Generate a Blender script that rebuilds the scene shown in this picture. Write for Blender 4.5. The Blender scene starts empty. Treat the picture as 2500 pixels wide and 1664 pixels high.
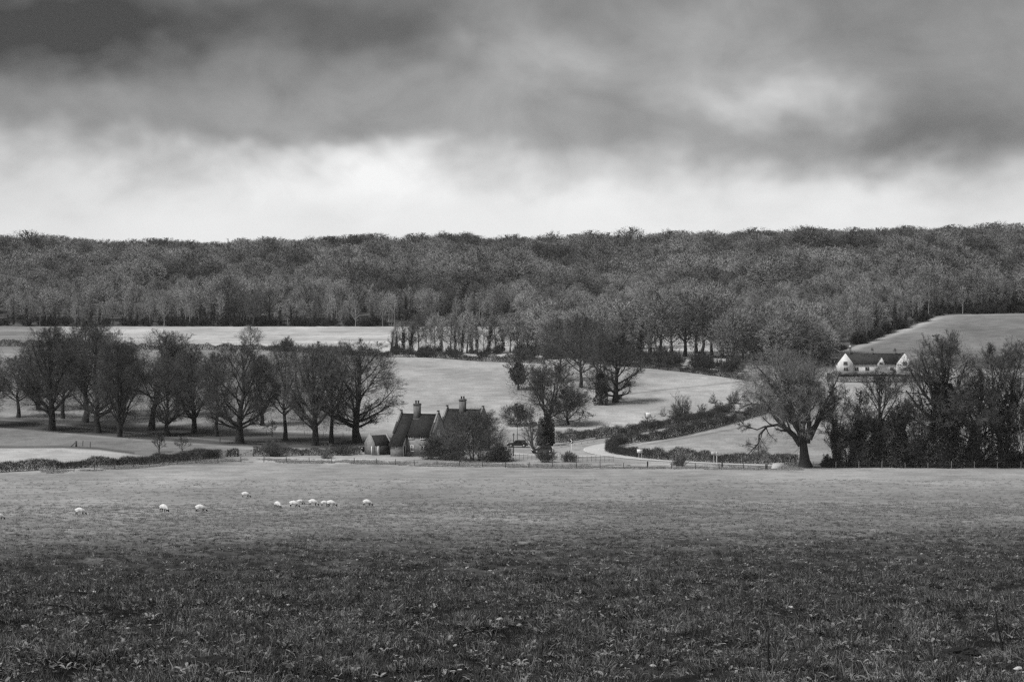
import bpy, bmesh, math, random
import numpy as np
from mathutils import Vector, Matrix

R = math.radians
scene = bpy.context.scene
col = scene.collection

# ------------------------------------------------------------------ camera
F, CX, HY = 5200.0, 1250.0, 740.0          # focal length in photo pixels, centre column, level line
cam_data = bpy.data.cameras.new('camera')
cam_data.sensor_fit = 'HORIZONTAL'
cam_data.sensor_width = 36.0
cam_data.lens = 36.0 * F / 2500.0
cam_data.shift_y = -(832.0 - HY) / 2500.0
cam_data.clip_start = 0.5
cam_data.clip_end = 20000
cam = bpy.data.objects.new('camera', cam_data)
cam.rotation_euler = (R(90), 0, 0)
col.objects.link(cam)
scene.camera = cam

# ------------------------------------------------------------------ light
SUN_EL, SUN_AZ = 54.0, -122.0              # azimuth from +Y (view direction), clockwise; behind the camera, to the left
EXPO = 1.32
sun_data = bpy.data.lights.new('sun', 'SUN')
sun_data.energy = 1.5
sun_data.angle = R(16)
sun_data.color = (1, 0.99, 0.975)
sun = bpy.data.objects.new('sun', sun_data)
_d = Vector((math.sin(R(SUN_AZ)) * math.cos(R(SUN_EL)), math.cos(R(SUN_AZ)) * math.cos(R(SUN_EL)), math.sin(R(SUN_EL))))
sun.rotation_euler = _d.to_track_quat('Z', 'Y').to_euler()
sun.location = (0, 0, 200)
col.objects.link(sun)

vs = scene.view_settings
vs.view_transform = 'Standard'
vs.look = 'None'
vs.exposure = EXPO
vs.gamma = 1.0
vs.use_curve_mapping = False
scene.cycles.use_denoising = False
scene.cycles.max_bounces = 5
scene.cycles.diffuse_bounces = 2
scene.cycles.glossy_bounces = 2
scene.cycles.transmission_bounces = 2
scene.cycles.transparent_max_bounces = 6
scene.cycles.volume_bounces = 0
scene.cycles.caustics_reflective = False
scene.cycles.caustics_refractive = False
scene.cycles.pixel_filter_type = 'BLACKMAN_HARRIS'
scene.cycles.filter_width = 1.4


class NT:
    """small helper to wire shader nodes"""
    def __init__(s, tree):
        s.t = tree
    def n(s, typ, **kw):
        nd = s.t.nodes.new(typ)
        for k, v in kw.items():
            setattr(nd, k, v)
        return nd
    def put(s, sock, v):
        if hasattr(v, 'is_linked') or isinstance(v, bpy.types.NodeSocket):
            s.t.links.new(v, sock)
        else:
            sock.default_value = v
    def m(s, op, a, b=0.0, c=0.0, clamp=False):
        nd = s.n('ShaderNodeMath', operation=op)
        nd.use_clamp = clamp
        s.put(nd.inputs[0], a); s.put(nd.inputs[1], b); s.put(nd.inputs[2], c)
        return nd.outputs[0]
    def vm(s, op, a, b=(0, 0, 0)):
        nd = s.n('ShaderNodeVectorMath', operation=op)
        s.put(nd.inputs[0], a); s.put(nd.inputs[1], b)
        return nd.outputs[0]
    def noise(s, vec, scale, detail=3.0, rough=0.55, dist=0.0):
        nd = s.n('ShaderNodeTexNoise')
        s.put(nd.inputs['Vector'], vec)
        nd.inputs['Scale'].default_value = scale
        nd.inputs['Detail'].default_value = detail
        nd.inputs['Roughness'].default_value = rough
        nd.inputs['Distortion'].default_value = dist
        return nd.outputs['Fac']
    def rng(s, v, a, b, c, d, smooth=False):
        nd = s.n('ShaderNodeMapRange')
        if smooth:
            nd.interpolation_type = 'SMOOTHSTEP'
        s.put(nd.inputs[0], v)
        for i, q in enumerate((a, b, c, d)):
            nd.inputs[1 + i].default_value = q
        return nd.outputs[0]


# ------------------------------------------------------------------ overcast sky
world = bpy.data.worlds.new('World')
scene.world = world
world.use_nodes = True
wt = world.node_tree
wt.nodes.clear()
w = NT(wt)
tc = w.n('ShaderNodeTexCoord')
D0 = tc.outputs['Generated']
K = 2 ** EXPO
wn = w.n('ShaderNodeTexNoise'); wn.inputs['Scale'].default_value = 1.0; wn.inputs['Detail'].default_value = 3.0
wn.inputs['Roughness'].default_value = 0.55
wt.links.new(w.vm('MULTIPLY', D0, (20, 20, 30)), wn.inputs['Vector'])
warp = w.vm('MULTIPLY', w.vm('SUBTRACT', wn.outputs['Color'], (0.5, 0.5, 0.5)), (0.085, 0.05, 0.042))
DW = w.vm('ADD', D0, warp)
sep = w.n('ShaderNodeSeparateXYZ'); wt.links.new(DW, sep.inputs[0])
sx, sy, sz = sep.outputs
ramp = w.n('ShaderNodeValToRGB')
ramp.color_ramp.interpolation = 'B_SPLINE'
pts = [(560, .82), (470, .71), (400, .47), (320, .32), (230, .27), (140, .225), (60, .19), (-20, .175)]
els = ramp.color_ramp.elements
while len(els) < len(pts) + 2:
    els.new(0.5)
ee = [(0.0, .82)] + [(((HY - p) / F) / 0.25, v) for p, v in pts] + [(1.0, .20)]
for e, (p, v) in zip(els, ee):
    e.position = p; e.color = (v, v, v, 1)
wt.links.new(w.m('MULTIPLY', sz, 1 / 0.25, clamp=True), ramp.inputs[0])
base = w.n('ShaderNodeRGBToBW'); wt.links.new(ramp.outputs[0], base.inputs[0])
sky_v = base.outputs[0]
front = w.rng(sy, 0.0, 0.6, 0, 1, True)
clouds = [  # (px, py, rx, ry, change) soft cloud banks of the sky ahead
    (80, 130, 380, 110, -.19), (560, 70, 420, 90, -.09), (1010, 70, 220, 70, -.07), (1300, 20, 300, 60, .05), (2200, 345, 420, 70, -.16), (1560, 330, 220, 50, -.06),
    (620, 330, 420, 36, -.10), (2330, 250, 220, 90, -.06), (1330, 440, 260, 40, -.08), (1560, 250, 120, 60, -.07),
    (930, 420, 330, 62, .30), (1280, 150, 210, 85, .17), (1840, 250, 200, 60, .26), (1740, 110, 180, 70, .12),
    (2380, 110, 160, 110, .06), (2520, 480, 200, 120, -.10), (-20, 520, 200, 90, -.10), (240, 300, 110, 40, .03), (120, 450, 330, 55, .0), (60, 330, 240, 60, -.07), (1500, 490, 500, 45, .05), (640, 130, 170, 60, .05), (2050, 60, 200, 60, .03)]
acc = None
for (px, py, rx, ry, dv) in clouds:
    ca, ce = (px - CX) / F, (HY - py) / F
    q1 = w.m('MULTIPLY', w.m('SUBTRACT', sx, ca), F / rx)
    q2 = w.m('MULTIPLY', w.m('SUBTRACT', sz, ce), F / ry)
    r2 = w.m('ADD', w.m('MULTIPLY', q1, q1), w.m('MULTIPLY', q2, q2))
    g = w.m('MULTIPLY', w.m('POWER', 2.718, w.m('MULTIPLY', r2, -0.8)), dv)
    acc = g if acc is None else w.m('ADD', acc, g)
sky_v = w.m('ADD', sky_v, w.m('MULTIPLY', acc, front))
n1 = w.noise(w.vm('MULTIPLY', D0, (17, 17, 26)), 1.0, 6.0, 0.55, 0.6)
n2 = w.noise(w.vm('MULTIPLY', D0, (55, 55, 75)), 1.0, 5.0, 0.6, 0.4)
soft = w.m('ADD', w.m('MULTIPLY', n1, 0.85), w.m('MULTIPLY', n2, 0.14))
amp = w.rng(sz, 0.03, 0.075, 0.18, 1.0, True)
mod = w.m('ADD', 1.0, w.m('MULTIPLY', w.m('SUBTRACT', soft, 0.495), w.m('MULTIPLY', amp, 1.1)))
sky_v = w.m('MULTIPLY', sky_v, mod)
sky_v = w.m('MINIMUM', w.m('MAXIMUM', sky_v, 0.03), 0.9)
sk = w.n('ShaderNodeTexSky'); sk.sky_type = 'NISHITA'; sk.sun_disc = False
sk.sun_elevation = R(SUN_EL); sk.sun_rotation = R(SUN_AZ)
bw = w.n('ShaderNodeRGBToBW'); wt.links.new(sk.outputs[0], bw.inputs[0])
thin = w.m('MULTIPLY', bw.outputs[0], 0.004)      # the little daylight that comes through the cloud sheet
tot = w.m('ADD', w.m('DIVIDE', sky_v, K), thin)
comb = w.n('ShaderNodeCombineColor')
wt.links.new(w.m('MULTIPLY', tot, 0.995), comb.inputs[0]); wt.links.new(tot, comb.inputs[1]); wt.links.new(w.m('MULTIPLY', tot, 1.0), comb.inputs[2])
bg = w.n('ShaderNodeBackground'); wt.links.new(comb.outputs[0], bg.inputs[0]); bg.inputs[1].default_value = 1.0
wo = w.n('ShaderNodeOutputWorld'); wt.links.new(bg.outputs[0], wo.inputs[0])

# ------------------------------------------------------------------ materials
MATS = {}


def mat(name, tone, rough=0.9, var=0.25, scale=3.0, objvar=0.0, spec=0.2, aniso=None, detail=4.0, bump=0.0, bump_scale=20):
    if name in MATS:
        return MATS[name]
    m = bpy.data.materials.new(name)
    m.use_nodes = True
    nt = m.node_tree
    h = NT(nt)
    b = nt.nodes['Principled BSDF']
    tcn = h.n('ShaderNodeTexCoord')
    v = tcn.outputs['Object']
    if aniso:
        v = h.vm('MULTIPLY', v, aniso)
    nz = h.noise(v, scale, detail, 0.6)
    val = h.m('MULTIPLY', tone, h.rng(nz, 0.25, 0.75, 1 - var, 1 + var))
    if objvar:
        oi = h.n('ShaderNodeObjectInfo')
        val = h.m('MULTIPLY', val, h.rng(oi.outputs['Random'], 0, 1, 1 - objvar, 1 + objvar))
    cc = h.n('ShaderNodeCombineColor')
    for i in range(3):
        nt.links.new(val, cc.inputs[i])
    nt.links.new(cc.outputs[0], b.inputs['Base Color'])
    b.inputs['Roughness'].default_value = rough
    b.inputs['Specular IOR Level'].default_value = spec
    if bump:
        bn = h.n('ShaderNodeBump'); bn.inputs['Strength'].default_value = bump
        nt.links.new(h.noise(tcn.outputs['Object'], bump_scale, 4.0), bn.inputs['Height'])
        nt.links.new(bn.outputs[0], b.inputs['Normal'])
    MATS[name] = m
    return m


# ------------------------------------------------------------------ mesh helpers
def mesh_np(name, V, Q=None, T=None, smooth=False):
    """mesh from numpy vertices, quads and triangles"""
    V = np.asarray(V, np.float32).reshape(-1, 3)
    Q = np.zeros((0, 4), np.int32) if Q is None or len(Q) == 0 else np.asarray(Q, np.int32).reshape(-1, 4)
    T = np.zeros((0, 3), np.int32) if T is None or len(T) == 0 else np.asarray(T, np.int32).reshape(-1, 3)
    me = bpy.data.meshes.new(name)
    me.vertices.add(len(V)); me.vertices.foreach_set('co', V.ravel())
    nl = Q.size + T.size
    me.loops.add(nl)
    me.loops.foreach_set('vertex_index', np.concatenate([Q.ravel(), T.ravel()]).astype(np.int32))
    npoly = len(Q) + len(T)
    me.polygons.add(npoly)
    st = np.concatenate([np.arange(len(Q)) * 4, len(Q) * 4 + np.arange(len(T)) * 3]).astype(np.int32)
    me.polygons.foreach_set('loop_start', st)
    if smooth:
        me.polygons.foreach_set('use_smooth', np.ones(npoly, bool))
    me.update(calc_edges=True)
    return me


class Geo:
    """collects shapes for ONE mesh"""
    def __init__(s):
        s.V = []; s.Q = []; s.T = []; s.n = 0
    def add(s, V, Q=None, T=None):
        V = np.asarray(V, float).reshape(-1, 3)
        if Q is not None and len(Q):
            s.Q.append(np.asarray(Q, int).reshape(-1, 4) + s.n)
        if T is not None and len(T):
            s.T.append(np.asarray(T, int).reshape(-1, 3) + s.n)
        s.V.append(V); s.n += len(V)
    def box(s, c, d, rz=0.0, rx=0.0, ry=0.0):
        x, y, z = np.array(d) / 2.0
        P = np.array([[-x, -y, -z], [x, -y, -z], [x, y, -z], [-x, y, -z], [-x, -y, z], [x, -y, z], [x, y, z], [-x, y, z]])
        if rz or rx or ry:
            M = np.array((Matrix.Rotation(rz, 3, 'Z') @ Matrix.Rotation(ry, 3, 'Y') @ Matrix.Rotation(rx, 3, 'X')))
            P = P @ M.T
        s.add(P + np.array(c), [[0, 3, 2, 1], [4, 5, 6, 7], [0, 1, 5, 4], [1, 2, 6, 5], [2, 3, 7, 6], [3, 0, 4, 7]])
    def prism(s, poly, y0, y1):
        """polygon in x,z extruded along y"""
        n = len(poly)
        V = [(p[0], y0, p[1]) for p in poly] + [(p[0], y1, p[1]) for p in poly]
        Q = [[i, (i + 1) % n, n + (i + 1) % n, n + i] for i in range(n)]
        T = [[0, i + 1, i] for i in range(1, n - 1)] + [[n, n + i, n + i + 1] for i in range(1, n - 1)]
        s.add(V, Q, T)
    def slab(s, quad, th):
        """four points, given a thickness along their normal (downwards)"""
        q = np.array(quad, float)
        nrm = np.cross(q[1] - q[0], q[3] - q[0]); nrm /= np.linalg.norm(nrm)
        if nrm[2] < 0:
            nrm = -nrm
        V = np.concatenate([q, q - nrm * th])
        s.add(V, [[0, 1, 2, 3], [7, 6, 5, 4], [0, 4, 5, 1], [1, 5, 6, 2], [2, 6, 7, 3], [3, 7, 4, 0]])
    def tubes(s, P, rad, sides=5):
        """P (n,k,3) polylines, rad (n,k)"""
        P = np.asarray(P, float); rad = np.asarray(rad, float)
        n, k, _ = P.shape
        d = np.gradient(P, axis=1)
        d /= np.linalg.norm(d, axis=2, keepdims=True) + 1e-9
        ref = np.where(np.abs(d[..., 2:3]) > 0.9, np.array([1.0, 0, 0]), np.array([0, 0, 1.0]))
        a = np.cross(d, ref); a /= np.linalg.norm(a, axis=2, keepdims=True) + 1e-9
        b = np.cross(d, a)
        ang = np.arange(sides) / sides * 2 * math.pi
        V = P[:, :, None, :] + rad[:, :, None, None] * (a[:, :, None, :] * np.cos(ang)[None, None, :, None] + b[:, :, None, :] * np.sin(ang)[None, None, :, None])
        idx = np.arange(n * k * sides).reshape(n, k, sides)
        i0 = idx[:, :-1, :]; i1 = idx[:, 1:, :]
        Q = np.stack([i0, np.roll(i0, -1, 2), np.roll(i1, -1, 2), i1], -1).reshape(-1, 4)
        s.add(V.reshape(-1, 3), Q)
    def ribbons(s, P, wid, rng):
        """flat tapering strips along polylines P (n,k,3), wid (n,) base width"""
        P = np.asarray(P, float)
        n, k, _ = P.shape
        d = P[:, -1] - P[:, 0]
        a = np.cross(d, rng.normal(size=(n, 3))); a /= np.linalg.norm(a, axis=1, keepdims=True) + 1e-9
        t = np.linspace(1, 0.35, k)
        off = a[:, None, :] * (np.asarray(wid)[:, None] * t[None, :] * 0.5)[..., None]
        V = np.stack([P - off, P + off], 2).reshape(-1, 3)
        idx = np.arange(n * k * 2).reshape(n, k, 2)
        Q = np.stack([idx[:, :-1, 0], idx[:, :-1, 1], idx[:, 1:, 1], idx[:, 1:, 0]], -1).reshape(-1, 4)
        s.add(V, Q)
    def spikes(s, A, B, wid, rng):
        """single triangles from A to B"""
        n = len(A)
        d = B - A
        a = np.cross(d, rng.normal(size=(n, 3))); a /= np.linalg.norm(a, axis=1, keepdims=True) + 1e-9
        off = a * (np.asarray(wid) * 0.5).reshape(-1, 1)
        V = np.stack([A - off, A + off, B], 1).reshape(-1, 3)
        s.add(V, None, np.arange(n * 3).reshape(n, 3))
    def leaves(s, C, size, rng):
        """small randomly turned quads"""
        n = len(C)
        u = rng.normal(size=(n, 3)); u /= np.linalg.norm(u, axis=1, keepdims=True)
        v = np.cross(u, rng.normal(size=(n, 3))); v /= np.linalg.norm(v, axis=1, keepdims=True)
        sz = np.broadcast_to(np.asarray(size, float), (n,)).reshape(-1, 1) * rng.uniform(0.6, 1.3, (n, 1)) * 0.5
        V = np.stack([C - u * sz, C - v * sz * 0.6, C + u * sz, C + v * sz * 0.6], 1).reshape(-1, 3)
        s.add(V, np.arange(n * 4).reshape(n, 4))
    def mesh(s, name, smooth=False):
        return mesh_np(name, np.concatenate(s.V), np.concatenate(s.Q) if s.Q else None, np.concatenate(s.T) if s.T else None, smooth)


def link(name, me, material=None, parent=None, loc=None, rz=0.0, kind=None):
    if isinstance(me, Geo):
        me = me.mesh(name)
    if material is not None and len(me.materials) == 0:
        me.materials.append(material)
    o = bpy.data.objects.new(name, me)
    col.objects.link(o)
    if parent is not None:
        o.parent = parent
    if loc is not None:
        o.location = loc
    o.rotation_euler[2] = rz
    if kind:
        o['kind'] = kind
    return o


def tag(o, label, cat, group=None):
    o['label'] = label; o['category'] = cat
    if group:
        o['group'] = group
    return o


def thing(name, label, cat, loc=(0, 0, 0), rz=0.0, group=None):
    o = bpy.data.objects.new(name, None)
    o.empty_display_size = 0.5
    col.objects.link(o)
    o.location = loc
    o.rotation_euler[2] = rz
    return tag(o, label, cat, group)


def copy_tree(o, parent=None):
    c = o.copy(); col.objects.link(c)
    if parent is not None:
        c.parent = parent
    for ch in [q for q in o.children]:
        copy_tree(ch, c)
    return c


# ------------------------------------------------------------------ terrain
PROF = np.array([(-3000, 24), (-400, 22), (-150, 14), (-40, 3.5), (0, -1.75), (25, -5.3), (50, -8.9), (100, -13.2), (150, -17.3), (200, -21), (250, -24.3), (300, -27.0),
                 (340, -28.4), (385, -29.2), (420, -29.5), (450, -29.2), (480, -28.2), (520, -25.6), (560, -22.4), (600, -19), (640, -16.4),
                 (690, -15), (800, -12.5), (900, -9.5), (1000, 0.5), (1100, 11), (1200, 16.5), (1350, 20), (1600, 21), (9000, 21)], float)
_gy = np.arange(-3000, 9001, 2.0)
_gz = np.interp(_gy, PROF[:, 0], PROF[:, 1])
_k = np.exp(-(np.arange(-20, 21) / 8.0) ** 2); _k /= _k.sum()
_gzs = np.convolve(np.pad(_gz, 20, mode='edge'), _k, 'valid')
_near = np.clip((_gy - 5) / 40.0, 0, 1) * 1.0
_gz = _gz * (1 - _near) + _gzs * _near


def sstep(v, a, b):
    t = np.clip((np.asarray(v, float) - a) / (b - a), 0, 1)
    return t * t * (3 - 2 * t)


def GZ(x, y):
    x = np.asarray(x, float); y = np.asarray(y, float)
    z = np.interp(y, _gy, _gz)
    z = z + 8.5 * sstep(x, 75, 165) * sstep(y, 590, 800) * (1 - .25 * sstep(y, 900, 1150))
    far = sstep(y, 850, 1000)
    z = z + far * (1.8 * np.sin(x / 61.0 + y / 90.0) + 1.4 * np.sin(x / 27.0 - y / 57.0 + 1.0))
    mid = sstep(y, 60, 160) * (1 - sstep(y, 380, 600))
    z = z + mid * 0.22 * np.sin(x / 31.0 + 0.6) * np.sin(y / 37.0)
    return z


def at(px, D):
    x = (px - CX) / F * D
    return np.array([x, D, float(GZ(x, D))])


_Ds = np.concatenate([np.arange(40, 420, 0.5), np.arange(420, 1500, 1.0)])


def hit(px, py):
    """where the sight line of a photo pixel meets the ground"""
    x = (px - CX) / F * _Ds
    yy = HY - GZ(x, _Ds) / _Ds * F
    i = np.argmax(yy <= py)
    i = max(i, 1)
    d0, d1, a, b = _Ds[i - 1], _Ds[i], yy[i - 1], yy[i]
    D = d0 + (d1 - d0) * (0 if a == b else (a - py) / (a - b))
    return at(px, D)


def proj(x, y, z):
    return CX + F * x / y, HY - F * z / y


# smooth value noise for colours and relief
def vnoise(x, y, seed=0):
    xi = np.floor(x).astype(np.int64); yi = np.floor(y).astype(np.int64)
    fx = x - xi; fy = y - yi
    fx = fx * fx * (3 - 2 * fx); fy = fy * fy * (3 - 2 * fy)
    def hsh(a, b):
        h = (a * 374761393 + b * 668265263 + seed * 974711) & 0xFFFFFFFF
        h = ((h ^ (h >> 13)) * 1274126177) & 0xFFFFFFFF
        return ((h ^ (h >> 16)) & 0xFFFF) / 65535.0
    return (hsh(xi, yi) * (1 - fx) + hsh(xi + 1, yi) * fx) * (1 - fy) + (hsh(xi, yi + 1) * (1 - fx) + hsh(xi + 1, yi + 1) * fx) * fy


def interp_line(px, pts):
    p = np.array(pts, float)
    return np.interp(px, p[:, 0], p[:, 1])


ROUGH_EDGE = [(-400, 1268), (0, 1266), (300, 1262), (700, 1250), (1100, 1252), (1500, 1240), (2000, 1232), (2900, 1225)]   # where rough grazing turns to short pasture
FOREST = [(-600, 797), (1000, 797), (1250, 797), (1850, 801), (1900, 846), (2040, 861), (2150, 822), (2300, 768), (2500, 765), (3200, 764)]


def band(py, a, b, s=2.0):
    return sstep(py, a - s, a + s) * (1 - sstep(py, b - s, b + s))


def ground_tone(x, y, z):
    """colour of the ground: fields, verges, forest floor, leaf litter with painted tree shade"""
    ys = np.maximum(y, 5.0)
    px = CX + F * x / ys
    py = HY - F * z / ys
    t = np.full(x.shape, 0.25)
    n = vnoise(x / 9.0, y / 9.0, 3)
    rough = sstep(py - interp_line(px, ROUGH_EDGE) + (n - 0.5) * 22 + (vnoise(x / 1.3, y / 2.0, 5) - .5) * 14, -40, 130)
    deep = sstep(py, 1240, 1500)
    t = t * (1 - rough) + (0.10 - .075 * deep) * (.45 + 1.1 * vnoise(x / 1.1, y / 1.6, 15) * vnoise(x / 3.1, y / 4.6, 16) * 2) * rough
    # paler strip of pasture towards the fence
    t = t * (1 + 0.22 * sstep(py, 1215, 1150) * (1 - rough))
    mid = (py < 1050) & (py > 0) & (y > 430)
    t = np.where(mid, 0.345, t)
    # field behind the cottage, a little darker at its far left
    t = np.where(mid, .345 - .09 * (1 - sstep(px, 780, 960)), t)
    # verge between fence and road / cottage
    fence = interp_line(px, FENCE_LINE)
    verge = sstep(fence - py, -1.0, 1.5) * (1 - sstep(fence - py, 15, 19)) * sstep(px, 60, 200) * (1 - sstep(px, 1900, 2000))
    t = t * (1 - verge) + (0.34 + 0.1 * (n - .5)) * verge
    # valley floor under the row of trees: leaf litter, darkened with painted tree shade
    litter_shade_top = interp_line(px, [(-300, 1010), (0, 1018), (200, 1024), (420, 1040), (560, 1050), (760, 1058), (900, 1062)])
    litter_shade_bot = interp_line(px, [(-300, 1030), (0, 1044), (130, 1054), (290, 1068), (450, 1080), (560, 1088), (760, 1094), (900, 1096)])
    wl = sstep(py, litter_shade_top - 5, litter_shade_top + 4) * (1 - sstep(py, litter_shade_bot - 3, litter_shade_bot + 3)) * (1 - sstep(px, 850, 940))
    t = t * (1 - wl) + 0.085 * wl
    path = interp_line(px, [(-300, 1015), (0, 1023), (125, 1034), (290, 1052), (400, 1064), (560, 1076), (700, 1084), (900, 1090)])
    pw = np.exp(-((py - path) / 1.7) ** 2) * (px < 700)
    t = t * (1 - pw) + 0.2 * pw
    # grass below the trees, and the pale strip of hay stubble above the hedge
    pale_top = interp_line(px, [(-300, 1093), (0, 1094), (150, 1093), (240, 1097), (330, 1109), (400, 1116)])
    below = sstep(py, litter_shade_bot, litter_shade_bot + 4) * (1 - sstep(px, 480, 640)) * (py < 1135)
    t = t * (1 - below) + 0.19 * below
    pale = sstep(py, pale_top - 1, pale_top + 2) * (1 - sstep(px, 250, 420)) * (1 - sstep(py, interp_line(px, FENCE_LINE) - 26, interp_line(px, FENCE_LINE) - 18)) * (py > 1080)
    t = t * (1 - pale) + 0.40 * pale
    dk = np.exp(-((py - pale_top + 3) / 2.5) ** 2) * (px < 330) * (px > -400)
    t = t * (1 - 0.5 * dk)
    # far stubble strip below the wood
    st_top = interp_line(px, FOREST)
    hedge = interp_line(px, [(-600, 846), (70, 846), (300, 852), (530, 853), (730, 858), (870, 866), (1150, 872), (1500, 876), (1900, 880)])
    stub = (py < hedge) & (py > st_top - 1) & (px < 1905) & (y > 600)
    t = np.where(stub, np.where(px < 150, 0.22, 0.42) * (.84 + .32 * vnoise(x / 160. + y / 400., y / 3.0, 33)) * (.9 + .2 * vnoise(x / 30., y / 9., 34)), t)
    for lpts, amt in (([(1180, 1000), (1330, 1006), (1480, 1004)], .25), ([(900, 1010), (1100, 985), (1240, 975)], -.12), ([(1000, 900), (1200, 925), (1260, 945)], -.10)):
        ln = np.exp(-((py - interp_line(px, lpts)) / 2.0) ** 2) * sstep(px, lpts[0][0], lpts[0][0] + 60) * (1 - sstep(px, lpts[-1][0] - 60, lpts[-1][0])) * mid
        t = t * (1 + amt * ln)
    # right-hand hill field with its pale worn edge
    rf = (px > 1990) & (py < 900) & (py > st_top - 1) & (y > 600)
    t = np.where(rf, 0.185, t)
    ed = (py - st_top)
    pe = np.exp(-((ed - 5) / 7.0) ** 2) * (px > 2000) * (1 - sstep(px, 2250, 2360)) * (y > 600)
    t = t * (1 - pe) + 0.36 * pe
    pe2 = np.exp(-((ed - 2) / 2.0) ** 2) * sstep(px, 2240, 2340) * (y > 600)
    t = t * (1 - pe2) + 0.27 * pe2
    # field between the road hedges
    gf = (px > 1500) & (py > 1000) & (py < 1125) & (py > interp_line(px, [(1490, 1092), (1532, 1082), (1629, 1070), (1761, 1038), (1880, 1002), (2600, 1000)])) & (y > 380) & (y < 520)
    t = np.where(gf, 0.29, t)
    for lpts, amt in (([(1560, 1088), (1700, 1064), (1830, 1040)], -.3), ([(1560, 1083), (1700, 1059), (1830, 1035)], .2), ([(1600, 1094), (1720, 1078), (1850, 1060)], .15)):
        ln = np.exp(-((py - interp_line(px, lpts)) / 1.8) ** 2) * sstep(px, 1540, 1600) * (1 - sstep(px, 1780, 1850)) * gf
        t = t * (1 + amt * ln)
    # track across the mid field
    tr = np.exp(-((py - interp_line(px, [(1530, 962), (1650, 948), (1810, 931)])) / 1.6) ** 2) * ((px > 1530) & (px < 1830))
    t = t * (1 - 0.4 * tr)
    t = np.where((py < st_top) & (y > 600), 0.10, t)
    # broad mottling of the sward
    t = t * (0.80 + 0.40 * vnoise(x / 14.0, y / 22.0, 8)) * (0.86 + 0.28 * vnoise(x / 2.2, y / 3.5, 9)) * (0.95 + .1 * vnoise(x / 26.0 + y / 60., y / 3.2, 19)) * (.93 + .14 * vnoise(x / 60., y / 40., 23))
    return t


FENCE_LINE = [(-200, 1176), (0, 1162), (130, 1154), (330, 1142), (454, 1130), (600, 1127), (900, 1131), (1027, 1136), (1300, 1141), (1500, 1142), (1850, 1145), (2100, 1146), (2700, 1147)]


def build_ground():
    half = (1250 + 420) / F
    az_in = np.arctan(np.linspace(-half, half, 900))
    a0 = az_in[-1]
    az_out = np.concatenate([np.linspace(a0, math.pi, 60)[1:], np.linspace(-math.pi, -a0, 60)[1:-1]])
    az = np.concatenate([az_in, az_out])
    # rings: finer where they show
    ys = [4.0]
    while ys[-1] < 2600:
        d = ys[-1]
        if d < 38: st = 2.5
        elif d < 110: st = 0.0022 * d + 0.05
        elif d < 420: st = 0.45 + (d - 110) * 0.0035
        elif d < 950: st = 2.0
        elif d < 1400: st = 6.0
        else: st = d * 0.12
        ys.append(d + st)
    ys = np.array(ys)
    A, Rr = np.meshgrid(az, ys)
    # within the view the rings are lines of equal depth, elsewhere circles
    c = np.cos(A)
    flat = np.abs(A) <= a0 + 1e-6
    cl = np.where(flat, c, math.cos(a0))
    X = Rr * np.sin(A) / cl
    Y = Rr * np.cos(A) / cl
    Z = GZ(X, Y)
    # relief of the rough grazing: tussocks, hoof marks, hollows
    nearv = (1 - sstep(Y, 170, 330)) * (Y > 20) * flat
    b1 = vnoise(X / 0.55, Y / 0.8, 11); b2 = vnoise(X / 1.7, Y / 2.4, 12); b3 = vnoise(X / 0.23, Y / 0.35, 13); b4 = vnoise(X / 5.0, Y / 7.0, 14)
    Z = Z + nearv * ((b1 - .5) * 0.20 + (b2 - .5) * 0.30 + (b3 - .5) * 0.06 * (1 - sstep(Y, 80, 140)) + (b4 - .5) * 0.25)
    nr, na = X.shape
    V = np.stack([X, Y, Z], -1).reshape(-1, 3)
    idx = np.arange(nr * na).reshape(nr, na)
    nx = np.roll(idx, -1, 1)
    Q = np.stack([idx[:-1], nx[:-1], nx[1:], idx[1:]], -1).reshape(-1, 4)
    cen = len(V)
    V = np.concatenate([V, [[0, 0, -1.75]]])
    T = np.stack([nx[0], idx[0], np.full(na, cen)], -1)
    me = mesh_np('ground', V, Q, T, smooth=True)
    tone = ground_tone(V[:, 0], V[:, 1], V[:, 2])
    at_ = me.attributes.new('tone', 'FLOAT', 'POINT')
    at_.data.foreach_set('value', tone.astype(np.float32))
    m = bpy.data.materials.new('field_ground'); m.use_nodes = True
    nt = m.node_tree; h = NT(nt); b = nt.nodes['Principled BSDF']
    a = h.n('ShaderNodeAttribute'); a.attribute_name = 'tone'
    tcn = h.n('ShaderNodeTexCoord')
    o = tcn.outputs['Object']
    nA = h.noise(h.vm('MULTIPLY', o, (1, .7, 1)), 2.6, 5.0, 0.7)
    nB = h.noise(h.vm('MULTIPLY', o, (.25, .9, 1)), 0.55, 4.0, 0.6)
    nC = h.noise(o, 9.0, 3.0, 0.6)
    f = h.m('MULTIPLY', h.rng(nA, .28, .72, .66, 1.34), h.rng(nB, .3, .7, .86, 1.14))
    f = h.m('MULTIPLY', f, h.rng(nC, .3, .7, .78, 1.22))
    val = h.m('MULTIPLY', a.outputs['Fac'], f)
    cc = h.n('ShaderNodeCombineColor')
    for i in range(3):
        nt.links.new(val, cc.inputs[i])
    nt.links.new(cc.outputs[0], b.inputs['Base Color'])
    b.inputs['Roughness'].default_value = 1.0
    b.inputs['Specular IOR Level'].default_value = 0.0
    me.materials.append(m)
    o = link('ground', me, kind='structure')
    return o


build_ground()

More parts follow.
